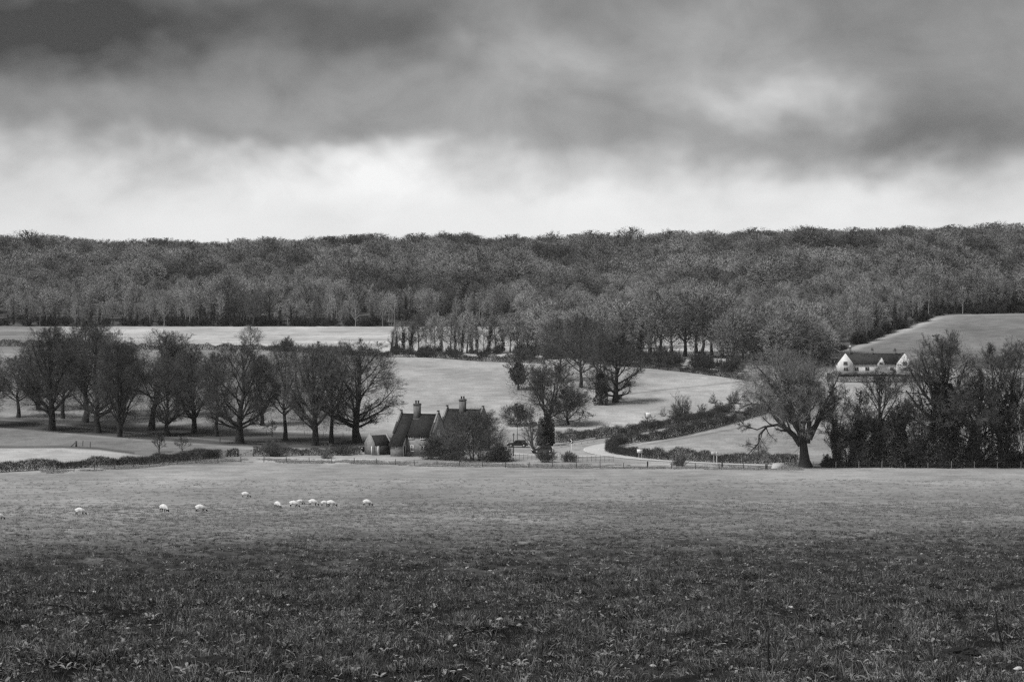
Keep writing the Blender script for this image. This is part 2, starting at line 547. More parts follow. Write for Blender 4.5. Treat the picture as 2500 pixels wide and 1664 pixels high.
# ------------------------------------------------------------------ roads
def smooth_line(pts, step=2.0):
    p = np.array(pts, float)
    # Catmull-Rom through the points
    q = np.concatenate([[2 * p[0] - p[1]], p, [2 * p[-1] - p[-2]]])
    out = []
    for i in range(1, len(q) - 2):
        n = max(2, int(np.linalg.norm(q[i + 1] - q[i]) / step))
        for t in np.linspace(0, 1, n, endpoint=False):
            out.append(0.5 * ((2 * q[i]) + (-q[i - 1] + q[i + 1]) * t + (2 * q[i - 1] - 5 * q[i] + 4 * q[i + 1] - q[i + 2]) * t ** 2 + (-q[i - 1] + 3 * q[i] - 3 * q[i + 1] + q[i + 2]) * t ** 3))
    out.append(p[-1])
    return np.array(out)


def strip(name, line, width, material, lift, m=5, kind='structure'):
    """sheet that follows the ground along a line of x,y points"""
    L = smooth_line(line, 1.2)
    d = np.gradient(L, axis=0); d /= np.linalg.norm(d, axis=1, keepdims=True)
    nrm = np.stack([-d[:, 1], d[:, 0]], -1)
    wd = np.broadcast_to(np.asarray(width, float), (len(L),))
    u = np.linspace(-.5, .5, m)
    P = L[:, None, :] + nrm[:, None, :] * (wd[:, None] * u[None, :])[..., None]
    Z = GZ(P[..., 0], P[..., 1]) + lift
    V = np.concatenate([P, Z[..., None]], -1).reshape(-1, 3)
    idx = np.arange(len(L) * m).reshape(len(L), m)
    Q = np.stack([idx[:-1, :-1], idx[:-1, 1:], idx[1:, 1:], idx[1:, :-1]], -1).reshape(-1, 4)
    return link(name, mesh_np(name, V, Q, smooth=True), material, kind=kind)


def px_line(pts):
    return [tuple(hit(a, b)[:2]) for a, b in pts]


M_ROAD = mat('worn_pale_asphalt', 0.60, 0.45, 0.16, 0.7, spec=0.5)
ROAD = px_line([(2560, 1139), (2250, 1138), (1960, 1136.5), (1800, 1132), (1650, 1124.5), (1560, 1118), (1490, 1109), (1462, 1100), (1472, 1091), (1515, 1082), (1600, 1066), (1700, 1045), (1800, 1018), (1880, 996)])
strip('road', ROAD, 6.2, M_ROAD, 0.07, 9)
LANE = px_line([(1500, 1112), (1400, 1113), (1300, 1110), (1230, 1106), (1150, 1098)])
strip('side_road', LANE, 4.2, M_ROAD, 0.05, 5)
# painted lines
M_PAINT = mat('road_paint', 0.75, 0.6, 0.15, 2.0)


def offset_line(line, off, i0, i1):
    L = smooth_line(line, 1.2)
    d = np.gradient(L, axis=0); d /= np.linalg.norm(d, axis=1, keepdims=True)
    n = np.stack([-d[:, 1], d[:, 0]], -1)
    Q = L + n * off
    k0, k1 = int(len(Q) * i0), int(len(Q) * i1)
    return Q[k0:k1]


for off, nm in ((2.85, 'road_edge_line'), (-2.85, 'road_edge_line')):
    Lq = offset_line(ROAD, off, .18, .95)
    strip(nm, Lq[::4], 0.14, M_PAINT, 0.10, 2)
full = offset_line(ROAD, 0.0, .2, .9)
g = Geo()
for i in range(0, len(full) - 6, 7):
    seg = full[i:i + 4]
    a, b = seg[0], seg[-1]
    d = (b - a) / (np.linalg.norm(b - a) + 1e-9); n = np.array([-d[1], d[0]]) * 0.07
    V = [(*p, float(GZ(*p)) + 0.10) for p in (a - n, b - n, b + n, a + n)]
    g.add(V, [[0, 1, 2, 3]])
link('road_centre_line', g, M_PAINT, kind='structure')

# ------------------------------------------------------------------ trees
M_BARK = mat('dark_bark', 0.050, 0.95, 0.35, 2.5, objvar=0.25)
M_TWIG = mat('bare_twigs', 0.105, 0.9, 0.35, 0.6, objvar=0.25)
M_TWIGL = mat('pale_twigs', 0.16, 0.9, 0.30, 0.6, objvar=0.25)
M_BARKL = mat('grey_bark', 0.11, 0.9, 0.3, 2.5, objvar=0.25)
M_IVY = mat('ivy_leaves', 0.042, 0.55, 0.5, 1.5, objvar=0.2, spec=0.3)
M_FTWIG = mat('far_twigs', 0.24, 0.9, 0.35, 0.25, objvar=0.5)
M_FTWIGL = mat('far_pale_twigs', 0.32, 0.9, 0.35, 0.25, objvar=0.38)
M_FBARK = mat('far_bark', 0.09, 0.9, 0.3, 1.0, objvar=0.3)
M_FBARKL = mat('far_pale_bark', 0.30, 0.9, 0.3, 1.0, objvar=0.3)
M_HEDGE = mat('hedge_twigs', 0.058, 0.9, 0.4, 0.7)
M_SHRUB = mat('shrub_twigs', 0.105, 0.9, 0.4, 0.9, objvar=0.25)
M_GRASSP = mat('dry_pale_grass', 0.33, 0.9, 0.35, 0.8)


def nrmz(v):
    return v / (np.linalg.norm(v, axis=-1, keepdims=True) + 1e-9)


def branch(rng, S, d, L, r, k, curl, up):
    """n polylines from S along d of length L"""
    n = len(S)
    P = np.zeros((n, k, 3)); P[:, 0] = S
    d = nrmz(d)
    for i in range(1, k):
        d = nrmz(d + rng.normal(size=(n, 3)) * curl + np.array([0, 0, 1.0]) * up)
        P[:, i] = P[:, i - 1] + d * (L / (k - 1))[:, None]
    t = np.linspace(1, 0.28, k)
    return P, r[:, None] * t[None, :]


def children(rng, P, rad, L, m, smin, ang, ratio, k, curl, up, rr=0.6, flat=0.0):
    n, kk, _ = P.shape
    s = rng.uniform(smin, 0.98, (n, m))
    f = s * (kk - 1); i = np.minimum(f.astype(int), kk - 2); fr = f - i
    ar = np.arange(n)[:, None]
    S = P[ar, i] * (1 - fr[..., None]) + P[ar, i + 1] * fr[..., None]
    d = nrmz(P[ar, i + 1] - P[ar, i])
    r = (rad[ar, i] * (1 - fr) + rad[ar, i + 1] * fr) * rr
    pv = rng.normal(size=(n, m, 3)); pv[..., 2] *= (1 - flat)
    pv = nrmz(pv - (pv * d).sum(-1, keepdims=True) * d)
    a = rng.uniform(ang[0], ang[1], (n, m))[..., None]
    dd = d * np.cos(a) + pv * np.sin(a)
    LL = L[:, None] * ratio * (1.15 - 0.6 * s) * rng.uniform(0.7, 1.2, (n, m))
    S = S.reshape(-1, 3); dd = dd.reshape(-1, 3); LL = LL.ravel(); r = r.ravel()
    return branch(rng, S, dd, LL, r, k, curl, up) + (LL,)


def make_tree(seed, H=20., Rc=7., bole=0.22, limbs=14, n2=8, n3=7, n4=8, n5=2, tw=0.04, up1=0.10, elev=(25, 70), r0=None, lean=(0, 0),
              ivy=0.0, ivyn=0, ivyr=0.7, stems=1, shape=1.0, trunk_sides=7, tipup=0.06, droop=0.0, hand=None, ivys=0.34, top=0.9, lowbias=1.5, shell=0, shl=0.9, shw=None, ivy0=0.0):
    """returns dict of Geo: trunk, crown, ivy.  Built at true size, base at z=0"""
    rng = np.random.default_rng(seed)
    r0 = H * 0.021 if r0 is None else r0
    trunk, crown = Geo(), Geo()
    allP, allR, allL = [], [], []
    axes = []
    for sN in range(stems):
        k = 9
        t = np.linspace(0, 1, k)
        az = rng.uniform(0, 6.28)
        spread = 0 if stems == 1 else Rc * 0.33
        ax = np.zeros((k, 3))
        wob = np.cumsum(rng.normal(size=(k, 2)) * H * 0.008, 0); wob -= wob[0]
        ax[:, 0] = wob[:, 0] + lean[0] * t + spread * math.cos(az) * t ** 0.8
        ax[:, 1] = wob[:, 1] + lean[1] * t + spread * math.sin(az) * t ** 0.8
        ax[:, 2] = t * H * (top if sN == 0 else rng.uniform(.72, .95) * top)
        ra = r0 * (1 if stems == 1 else 0.62) * np.clip(1.0 - t * 0.93, 0.06, 1); ra[0] *= 1.45; ra[1] *= 1.08
        trunk.tubes(ax[None], ra[None], trunk_sides)
        axes.append((ax, ra))
        nl = max(3, limbs // stems)
        u = (np.arange(nl) + rng.uniform(0, 1, nl)) / nl
        hs = bole + (0.96 - bole) * u ** lowbias
        f = hs * (k - 1); i = np.minimum(f.astype(int), k - 2); fr = (f - i)[:, None]
        S = ax[i] * (1 - fr) + ax[i + 1] * fr
        rr = np.maximum(np.interp(hs, t, ra) * rng.uniform(.38, .6, nl), tw * 1.2)
        aza = np.arange(nl) * 2.4 + rng.uniform(0, 6.28) + rng.normal(size=nl) * .35
        hh = (hs - bole) / (1 - bole)
        el = np.radians(elev[0] + (elev[1] - elev[0]) * np.clip(hh, 0, 1) ** .8 + rng.normal(size=nl) * 9)
        d = np.stack([np.cos(el) * np.cos(aza), np.cos(el) * np.sin(aza), np.sin(el)], -1)
        # limb length: out to the crown's rounded outline
        cz = H * (bole * .55 + .5); az_ = H - cz; zl = cz - bole * H * .55
        ctr = np.array([lean[0] * .7, lean[1] * .7, cz])
        L = np.zeros(nl)
        dd = nrmz(d + np.array([0, 0, up1 * 2.5]))
        for q in np.linspace(0.05, 1.6, 60) * H:
            pt = S + dd * q - ctr
            vz = np.where(pt[:, 2] > 0, az_, zl)
            ins = (pt[:, 0] / Rc) ** 2 + (pt[:, 1] / Rc) ** 2 + (pt[:, 2] / vz) ** 2 < 1
            L = np.where(ins, q, L)
        L = np.maximum(L, 0.18 * Rc) * rng.uniform(.72, .98, nl)
        P, rd = branch(rng, S, d, L, rr, 7, 0.10, up1)
        allP.append(P); allR.append(rd); allL.append(L)
    P1 = np.concatenate(allP); R1 = np.concatenate(allR); L1 = np.concatenate(allL)
    if hand is not None:
        hp, hr = hand
        L_h = np.linalg.norm(np.diff(hp, axis=1), axis=2).sum(1) * 0.6
        P1 = np.concatenate([P1, hp]); R1 = np.concatenate([R1, hr]); L1 = np.concatenate([L1, L_h])
    trunk.tubes(P1, R1, 5)
    P2, R2, L2 = children(rng, P1, R1, np.minimum(L1, Rc * 1.25), n2, 0.2, (0.45, 0.95), 0.5, 5, 0.13, tipup)
    trunk.tubes(P2, np.maximum(R2, tw * .6), 3)
    P3, R3, L3 = children(rng, P2, R2, L2, n3, 0.2, (0.4, 1.0), 0.55, 4, 0.16, tipup - droop)
    crown.ribbons(P3, np.full(len(P3), tw * 1.5), rng)
    P4, R4, L4 = children(rng, P3, R3, L3, n4, 0.15, (0.35, 1.0), 0.62, 3, 0.18, tipup - droop)
    crown.ribbons(P4, np.full(len(P4), tw), rng)
    if n5:
        P5, R5, L5 = children(rng, P4, R4, L4, n5, 0.2, (0.35, 1.0), 0.7, 2, 0.1, tipup - droop)
        crown.spikes(P5[:, 0], P5[:, -1], np.full(len(P5), tw), rng)
    # fit the crown to the wanted spread and height (about the axis)
    V = np.concatenate(crown.V)
    zt = np.percentile(V[:, 2], 99.7); rx = np.percentile(np.hypot(V[:, 0] - lean[0] * .7, V[:, 1] - lean[1] * .7), 95)
    fz = H / zt; fr_ = Rc / rx if hand is None else 1.0
    fz = fz if hand is None else 1.0
    for G in (trunk, crown):
        for q in G.V:
            bend = sstep(q[:, 2], 0.0, bole * H)      # keep the bole its own thickness
            q[:, :2] *= (1 + (fr_ - 1) * bend)[:, None]
            q[:, 2] *= fz
    if shell:
        # outermost twigs: they round the crown off in uneven lobes
        u = nrmz(rng.normal(size=(shell, 3)))
        lob = 0.80 + 0.34 * vnoise(u[:, 0] * 2.6 + seed, u[:, 1] * 2.6 + u[:, 2] * 3.1, seed)
        cz = H * (bole * .55 + .5); vz = np.where(u[:, 2] > 0, H - cz, cz - bole * H * .55)
        rho = rng.uniform(.35, 1, shell) ** .55 * lob
        gap = vnoise(u[:, 0] * 5 + 3 + seed, u[:, 2] * 5 + u[:, 1] * 4, seed + 1) > .28
        A = u * rho[:, None] * np.stack([np.full(shell, Rc), np.full(shell, Rc), vz], -1) + np.array([lean[0] * .7, lean[1] * .7, cz])
        d = nrmz(u + rng.normal(size=(shell, 3)) * .6 + np.array([0, 0, .35]))
        A = A[gap]; d = d[gap]
        crown.spikes(A, A + d * (shl * rng.uniform(.5, 1.2, (len(A), 1))), np.full(len(A), shw or tw * 1.3), rng)
    out = {'trunk': trunk, 'crown': crown}
    if ivy > 0:
        G = Geo()
        for ax, ra in axes:
            t = np.linspace(0, 1, len(ax))
            s = rng.uniform(0, ivy, ivyn // len(axes)) ** 0.85 if ivy0 == 0 else rng.uniform(ivy0, ivy, ivyn // len(axes))
            C = np.stack([np.interp(s, t, ax[:, j]) for j in range(3)], -1)
            C[:, 2] *= fz
            a = rng.uniform(0, 6.28, len(C))
            lump = 0.7 + 0.6 * vnoise(C[:, 2] / 1.3 + seed, a * 1.2, 5)
            rad = (np.interp(s, t, ra) + ivyr * (1 - 0.35 * s / ivy) * rng.uniform(.2, 1, len(C)) ** .5) * lump
            if ivy0 > 0:
                rad = rad * np.sqrt(np.sin(np.clip((s - ivy0) / (ivy - ivy0), 0.03, .97) * math.pi)) * (.7 + .5 * vnoise(a * 1.7, s * 14, 8))
            C[:, 0] += np.cos(a) * rad; C[:, 1] += np.sin(a) * rad
            G.leaves(C, ivys, rng)
        # clumps climbing the lower limbs
        nl = int(len(P1) * 0.5)
        s = rng.uniform(0, .5, (nl, ivyn // (nl * 3) + 1))
        sel = rng.permutation(len(P1))[:nl]
        f = s * 6; i = f.astype(int); fr = (f - i)[..., None]
        C = P1[sel][np.arange(nl)[:, None], i] * (1 - fr) + P1[sel][np.arange(nl)[:, None], i + 1] * fr
        C = C.reshape(-1, 3) * np.array([fr_, fr_, fz]) + rng.normal(size=(C.size // 3, 3)) * ivyr * 0.4
        C = C[C[:, 2] < ivy * H * 1.15]
        if len(C):
            G.leaves(C, ivys, rng)
        out['ivy'] = G
    return out


def tree_proto(geos, name='tree', bark=M_BARK, twig=M_TWIG):
    me = {}
    for k, G in geos.items():
        me[k] = G.mesh(name + '_' + k, smooth=(k == 'trunk'))
        me[k].materials.append({'trunk': bark, 'crown': twig, 'ivy': M_IVY}[k])
    return me


def place_tree(meshes, name, label, loc, rz=0.0, sc=(1, 1, 1), group=None, cat='tree'):
    o = thing(name, label, cat, loc, rz, group)
    o.scale = sc
    for k, me in meshes.items():
        c = bpy.data.objects.new(k, me)
        col.objects.link(c); c.parent = o
        if k in ('crown', 'ivy'):
            c['kind'] = 'stuff'
    return o


prng = random.Random(7)
# --- park trees of the long row
ROWP = [tree_proto(make_tree(11, 20, 7.2, .15, 22, 9, 7, 8, 3, .026, elev=(35, 78), r0=.52, shell=11000, lowbias=1.8), 'park_tree'),
        tree_proto(make_tree(12, 20, 6.2, .28, 20, 9, 7, 8, 3, .026, elev=(30, 78), r0=.45, shell=9000, lowbias=1.8), 'park_tree'),
        tree_proto(make_tree(13, 20, 6.0, .10, 28, 7, 7, 8, 3, .026, elev=(50, 80), stems=4, r0=.6, lowbias=1.3, shell=9000), 'park_tree'),
        tree_proto(make_tree(14, 20, 7.5, .16, 24, 9, 7, 8, 3, .026, elev=(15, 78), r0=.60, shell=12000, lowbias=1.9), 'park_tree'),
        tree_proto(make_tree(15, 20, 5.6, .28, 19, 9, 7, 8, 3, .026, elev=(35, 78), lean=(2.6, 0), r0=.48, shell=9000, lowbias=1.8), 'park_tree')]
ROW = [  # base px, base py, crown top py, crown half width px, variant, label
    (45, 1019, 868, 52, 1, 'thin bare tree standing farthest back beside the pale path'),
    (126, 1051, 800, 85, 0, 'tall bare tree with widely forked dark trunk above the grass bank'),
    (153, 1021, 830, 50, 1, 'slim bare tree tucked behind the widely forked tree'),
    (208, 1031, 782, 80, 1, 'tall straight dark trunked bare tree behind the pale path'),
    (240, 1056, 792, 75, 3, 'bare tree with long low side branch by the pale path'),
    (293, 1066, 828, 62, 2, 'many stemmed bare tree fanning out like a vase'),
    (369, 1049, 808, 72, 4, 'bare tree with leaning dark trunk behind the sapling'),
    (410, 1064, 876, 54, 3, 'smaller round headed bare tree next to the leaning trunk'),
    (474, 1056, 848, 62, 0, 'bare park tree between round headed tree and spreading tree'),
    (529, 1065, 862, 52, 1, 'dark narrow bare tree close behind the big spreading tree'),
    (585, 1081, 838, 92, 3, 'big spreading bare tree with thick low limbs above field gate'),
    (696, 1076, 832, 56, 1, 'bare tree with tall clean straight trunk in the row'),
    (769, 1087, 838, 78, 0, 'bare tree with pale low limbs beside the shed'),
    (809, 1081, 846, 58, 1, 'bare tree half hidden behind its neighbour near the shed'),
    (873, 1079, 832, 96, 3, 'large full round bare tree standing nearest the cottage'),
    (-45, 1040, 850, 70, 2, 'bare tree at the outer end of the long row'),
    (300, 1012, 835, 60, 0, 'distant bare tree at the back of the row'), (430, 1016, 850, 55, 1, 'distant bare tree at the back of the row'),
    (95, 1000, 845, 55, 3, 'distant bare tree at the back of the row'), (640, 1038, 868, 48, 0, 'distant bare tree at the back of the row'),
]
for i, (px, py, ty, hw, v, lab) in enumerate(ROW):
    p = hit(px, py); s = p[1] / F
    H = (py - ty) * s * 1.02; rr = hw * s * 1.2
    base_r = [7.2, 6.2, 6.0, 7.5, 5.6][v]
    place_tree(ROWP[v], 'bare_tree', lab, p - np.array([0, 0, .1]), i * 1.7 + 0.4 if v != 4 else 0.3, (rr / base_r, rr / base_r, H / 20), 'bare trees of the long park row' if 'back of the row' in lab else None)

# --- shrub generator: many stems fanning from the ground
def make_shrub(seed, H, Rx, n1=40, n2=7, n3=6, tw=0.035, leaves=0, ls=0.2):
    rng = np.random.default_rng(seed)
    G = Geo()
    az = rng.uniform(0, 6.28, n1); el = np.radians(rng.uniform(15, 88, n1))
    d = np.stack([np.cos(el) * np.cos(az), np.cos(el) * np.sin(az), np.sin(el)], -1)
    L = 1.0 / np.sqrt((np.cos(el) / Rx) ** 2 + (np.sin(el) / H) ** 2) * rng.uniform(.72, .98, n1)
    S = np.stack([np.cos(az) * Rx * .25, np.sin(az) * Rx * .25, np.zeros(n1)], -1) * rng.uniform(0, 1, (n1, 1))
    P1, R1 = branch(rng, S, d, L * .95, np.full(n1, H * .012), 5, .12, .05)
    G.tubes(P1, R1, 3)
    P2, R2, L2 = children(rng, P1, R1, L, n2, .2, (.35, .9), .42, 3, .15, .08)
    G.ribbons(P2, np.full(len(P2), tw * 1.3), rng)
    P3, R3, L3 = children(rng, P2, R2, L2, n3, .1, (.4, 1.0), .6, 2, .1, .05)
    G.ribbons(P3, np.full(len(P3), tw), rng)
    if leaves:
        u = nrmz(rng.normal(size=(leaves, 3))); u[:, 2] = np.abs(u[:, 2])
        C = u * np.array([Rx, Rx, H]) * rng.uniform(.25, .95, (leaves, 1)) ** .6
        C *= (0.75 + 0.4 * vnoise(u[:, 0] * 3 + seed, u[:, 1] * 3 + u[:, 2] * 2, seed))[:, None]
        C[:, 2] = np.maximum(C[:, 2], .05)
        G.leaves(C, ls, rng)
    return G


def place_shrub(G, name, label, loc, material, sc=1.0, rz=0.0, group=None, cat='shrub'):
    me = G.mesh(name) if isinstance(G, Geo) else G
    o = link(name, me, material)
    o.location = loc; o.scale = (sc, sc, sc) if np.isscalar(sc) else sc; o.rotation_euler[2] = rz
    return tag(o, label, cat, group)


def shrub_px(seed, px, py, w_, h_, label, material=None, name='bare_shrub', **kw):
    p = hit(px, py); s = p[1] / F
    return place_shrub(make_shrub(seed, h_ * s, w_ * s / 2, **kw), name, label, p - np.array([0, 0, .05]), material or M_SHRUB)


def make_hedge(pts, H, Wd, name, label, seed, dens=130, tw=0.035, material=None, ragged=0.36):
    """bare clipped hedge along photo points at its foot"""
    rng = np.random.default_rng(seed)
    L = smooth_line(px_line(pts), 1.0)
    seg = np.linalg.norm(np.diff(L, axis=0), axis=1); tl = np.concatenate([[0], np.cumsum(seg)])
    n = int(tl[-1] * dens * 2.6)
    s = rng.uniform(0, tl[-1], n)
    x = np.interp(s, tl, L[:, 0]); y = np.interp(s, tl, L[:, 1])
    dx = np.interp(s, tl, np.gradient(L[:, 0], tl)); dy = np.interp(s, tl, np.gradient(L[:, 1], tl))
    hv = H * (1 - ragged + 2 * ragged * vnoise(s / 2.3, s * 0 + seed, seed) ** 1.0) * (0.9 + .2 * vnoise(s / .6, s * 0, seed + 1))
    u = rng.uniform(-1, 1, n); zf = rng.uniform(0.0, 1, n) ** .75
    wv = Wd / 2 * (1 - .35 * zf ** 2) * (0.8 + .4 * vnoise(s / 1.1, zf * 3, seed + 2))
    ox, oy = -dy * u * wv, dx * u * wv
    X, Y = x + ox, y + oy
    Z = GZ(X, Y) + zf * hv * .86
    A = np.stack([X, Y, Z], -1)
    d = nrmz(np.stack([-dy * u, dx * u, np.full(n, .8)], -1) + rng.normal(size=(n, 3)) * .75)
    B = A + d * rng.uniform(.2, .55, (n, 1)) * min(1, H / 1.8)
    G = Geo()
    G.ribbons(np.stack([A, B], 1), np.full(n, tw * 1.25), rng)
    # leaning stems inside
    m = int(tl[-1] * 5)
    s = rng.uniform(0, tl[-1], m); x = np.interp(s, tl, L[:, 0]); y = np.interp(s, tl, L[:, 1])
    S = np.stack([x + rng.normal(size=m) * .15, y + rng.normal(size=m) * .15, GZ(x, y) - .05], -1)
    P, rd = branch(rng, S, np.stack([rng.normal(size=m) * .25, rng.normal(size=m) * .25, np.ones(m)], -1), np.full(m, H * .9), np.full(m, .03), 3, .15, .1)
    G.tubes(P, rd, 3)
    o0 = np.array([L[len(L) // 2][0], L[len(L) // 2][1], float(GZ(*L[len(L) // 2]))])
    for q in G.V:
        q -= o0
    root = thing(name, label, 'hedge', o0)
    link('twigs', G, material or M_HEDGE, parent=root, kind='stuff')
    return root


make_hedge([(-90, 1159), (0, 1152), (150, 1144), (330, 1134), (490, 1122), (534, 1116)], 1.75, 1.7, 'hedge', 'long dark clipped hedge running along the foot of the pale stubble strip', 1, 190)
make_hedge([(553, 1114.5), (566, 1114), (580, 1113.5)], 1.5, 1.4, 'hedge', 'short dark hedge stub between the two field gates', 2, 190)
make_hedge([(619, 1113), (700, 1112), (800, 1111), (880, 1109)], 1.6, 1.6, 'hedge', 'dark low hedge between field gate and parked dark car', 3, 170)
make_hedge([(1487, 1098), (1496, 1106), (1530, 1112), (1603, 1121), (1700, 1126.5), (1800, 1131), (1948, 1135.5)], 2.25, 1.8, 'hedge', 'tall dark hedge along the inside of the road bend', 4, 190)
make_hedge([(1494, 1092), (1532, 1082), (1629, 1069), (1700, 1053), (1761, 1038), (1830, 1018), (1885, 1002)], 2.3, 1.9, 'hedge', 'hedge climbing beside the road above the small pale field', 5, 170)
make_hedge([(1357, 1080), (1410, 1075), (1453, 1070), (1530, 1061), (1603, 1046), (1700, 1028), (1790, 1004)], 2.2, 2.0, 'hedge', 'hedge on the far side of the road behind the white notice board', 6, 170)
make_hedge([(-60, 846), (70, 846), (300, 853), (530, 854), (730, 859), (870, 868), (950, 871)], 2.0, 2.2, 'hedge', 'long thin field hedge below the far stubble strip', 7, 90, .06)
make_hedge([(940, 871), (1050, 873), (1150, 880), (1240, 884), (1330, 886)], 2.2, 2.2, 'hedge', 'field hedge in front of the ivy clad copse', 8, 90, .06)
make_hedge([(1420, 884), (1522, 893), (1655, 906), (1774, 921), (1830, 930)], 1.8, 2.2, 'hedge', 'slanting hedge at the upper edge of the grass field', 9, 100, .055)
make_hedge([(2020, 931), (2120, 933), (2270, 932)], 2.4, 2.5, 'hedge', 'overgrown dark garden hedge in front of the white house', 10, 120, .05)

# --- woodland trees seen from far
FARP = [tree_proto(make_tree(31, 17, 6.0, .22, 15, 6, 5, 5, 0, .085, elev=(30, 76), trunk_sides=5, tipup=.08, shell=3600, shl=.9, shw=.12, lowbias=1.7), 'wood_tree', M_FBARK, M_FTWIG),
        tree_proto(make_tree(32, 17, 4.8, .30, 14, 6, 5, 5, 0, .085, elev=(35, 76), trunk_sides=5, tipup=.08, shell=3000, shl=.9, shw=.12, lowbias=1.7), 'wood_tree', M_FBARK, M_FTWIG),
        tree_proto(make_tree(33, 17, 7.2, .18, 17, 6, 5, 5, 0, .085, elev=(25, 76), trunk_sides=5, tipup=.08, shell=4800, shl=.9, shw=.12, lowbias=1.7), 'wood_tree', M_FBARK, M_FTWIG),
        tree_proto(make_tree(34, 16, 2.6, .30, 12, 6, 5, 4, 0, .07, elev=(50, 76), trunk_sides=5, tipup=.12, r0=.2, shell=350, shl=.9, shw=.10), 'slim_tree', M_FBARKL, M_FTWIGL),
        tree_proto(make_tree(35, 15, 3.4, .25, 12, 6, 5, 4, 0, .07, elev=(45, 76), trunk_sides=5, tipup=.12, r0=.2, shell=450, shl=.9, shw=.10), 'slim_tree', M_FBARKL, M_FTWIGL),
        tree_proto(make_tree(36, 16, 3.8, .30, 13, 6, 5, 4, 0, .075, elev=(35, 74), trunk_sides=5, ivy=.62, ivyn=1300, ivyr=.8, ivys=.42, shell=500, shw=.1), 'ivy_tree', M_FBARK, M_FTWIG),
        tree_proto(make_tree(37, 15, 4.0, .32, 13, 6, 5, 4, 0, .075, elev=(35, 74), trunk_sides=5, ivy=.75, ivyn=1500, ivyr=.7, ivys=.42, lean=(1.2, 0), shell=500, shw=.1), 'ivy_tree', M_FBARK, M_FTWIG),
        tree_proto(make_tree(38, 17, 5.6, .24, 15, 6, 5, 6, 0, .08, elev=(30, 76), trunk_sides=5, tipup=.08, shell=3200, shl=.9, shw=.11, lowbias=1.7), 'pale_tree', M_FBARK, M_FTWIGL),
        tree_proto(make_tree(39, 14, 5.6, .07, 22, 6, 5, 5, 0, .08, elev=(10, 78), trunk_sides=5, tipup=.08, stems=3, r0=.3, shell=2000, shl=1.0, shw=.12, lowbias=1.3), 'bushy_tree', M_FBARK, M_FTWIGL)]
FH = [17, 17, 17, 16, 15, 16, 15, 17, 14]
FLAB = {0: ('woodland_tree', 'bare round crowned woodland tree'), 1: ('woodland_tree', 'bare narrow crowned woodland tree'), 2: ('woodland_tree', 'bare broad crowned woodland tree'),
        3: ('slim_tree', 'slender pale stemmed bare tree'), 4: ('slim_tree', 'slim pale bare tree'), 5: ('ivy_clad_tree', 'tree with straight ivy clad trunk'),
        6: ('ivy_clad_tree', 'tree with leaning ivy clad trunk'), 7: ('woodland_tree', 'bare tree with pale twigs'), 8: ('bushy_tree', 'low branched bushy bare tree')}


def far_tree(v, px, py, h_px, where, group, wide=1.0, D=None):
    p = hit(px, py) if D is None else at(px, D)
    H = h_px * p[1] / F
    nm, lab = FLAB[v]
    sc = H / FH[v]
    return place_tree(FARP[v], nm, lab + ' ' + where, p - np.array([0, 0, .1]), prng.uniform(0, 6.28) if v != 6 else prng.choice([0.2, 2.9]), (sc * wide, sc * wide, sc), group + ' ' + nm.replace('_', ' ') + ' ' + str(v) if False else group)


# copse behind the field hedge
for (px, h, v, wd) in [(955, 58, 6, .8), (968, 75, 5, .8), (985, 88, 5, 1.0), (1000, 80, 6, 1.0), (1022, 98, 0, .8), (1040, 84, 3, 1.3), (1062, 98, 1, .9), (1078, 90, 5, .9),
                   (1098, 100, 7, .9), (1112, 92, 5, .7), (1126, 86, 6, .8), (1140, 104, 7, .9), (1150, 96, 5, .8), (1164, 100, 5, .7), (1180, 90, 4, 1.2), (1192, 96, 6, .9),
                   (1212, 92, 7, .9), (1228, 100, 5, .8), (1246, 96, 1, .9), (1008, 70, 4, 1.3), (1052, 76, 4, 1.2), (1120, 74, 4, 1.4)]:
    far_tree(v, px, prng.uniform(858, 866), h, 'in the copse above the field hedge', 'trees of the copse above the field hedge', wd)
# trees of the middle wood
MW = [(1262, 862, 95, 0, 1), (1290, 858, 90, 7, 1), (1312, 866, 112, 5, .9), (1335, 860, 118, 7, 1), (1352, 872, 110, 0, 1.1), (1372, 862, 122, 1, 1.1), (1392, 868, 128, 2, .9),
      (1415, 874, 120, 7, 1), (1440, 866, 116, 0, 1), (1462, 872, 112, 7, 1), (1482, 864, 106, 1, 1.2), (1500, 870, 96, 4, 1.3), (1520, 876, 104, 5, 1), (1540, 866, 110, 7, 1.1),
      (1556, 880, 100, 6, 1), (1590, 868, 150, 2, .9), (1612, 876, 160, 1, 1.0), (1640, 862, 146, 2, .8), (1672, 870, 150, 0, 1), (1700, 862, 158, 0, .9), (1716, 874, 148, 1, 1.1), (1738, 866, 168, 2, .75),
      (1762, 872, 140, 7, 1), (1570, 850, 120, 7, 1), (1600, 846, 116, 4, 1.3), (1790, 876, 118, 7, 1.1), (1815, 884, 110, 2, 1), (1840, 880, 128, 7, 1), (1862, 890, 118, 0, 1.1), (1885, 884, 134, 7, 1.1),
      (1910, 892, 128, 2, 1), (1935, 888, 120, 7, 1.2), (1960, 894, 118, 0, 1.1), (1985, 884, 110, 7, 1), (2008, 890, 96, 4, 1.4), (2025, 880, 100, 0, 1),
      (1900, 864, 122, 7, 1.2), (1930, 862, 116, 2, 1), (1960, 866, 120, 0, 1.2), (1870, 858, 104, 7, 1.1), (1990, 862, 118, 7, 1.1), (2015, 866, 112, 1, 1.3)]
MW += [(prng.uniform(1280, 1480), prng.uniform(846, 872), prng.uniform(95, 130), prng.choice([7, 0, 8, 8, 4]), prng.uniform(.9, 1.2)) for _ in range(14)]
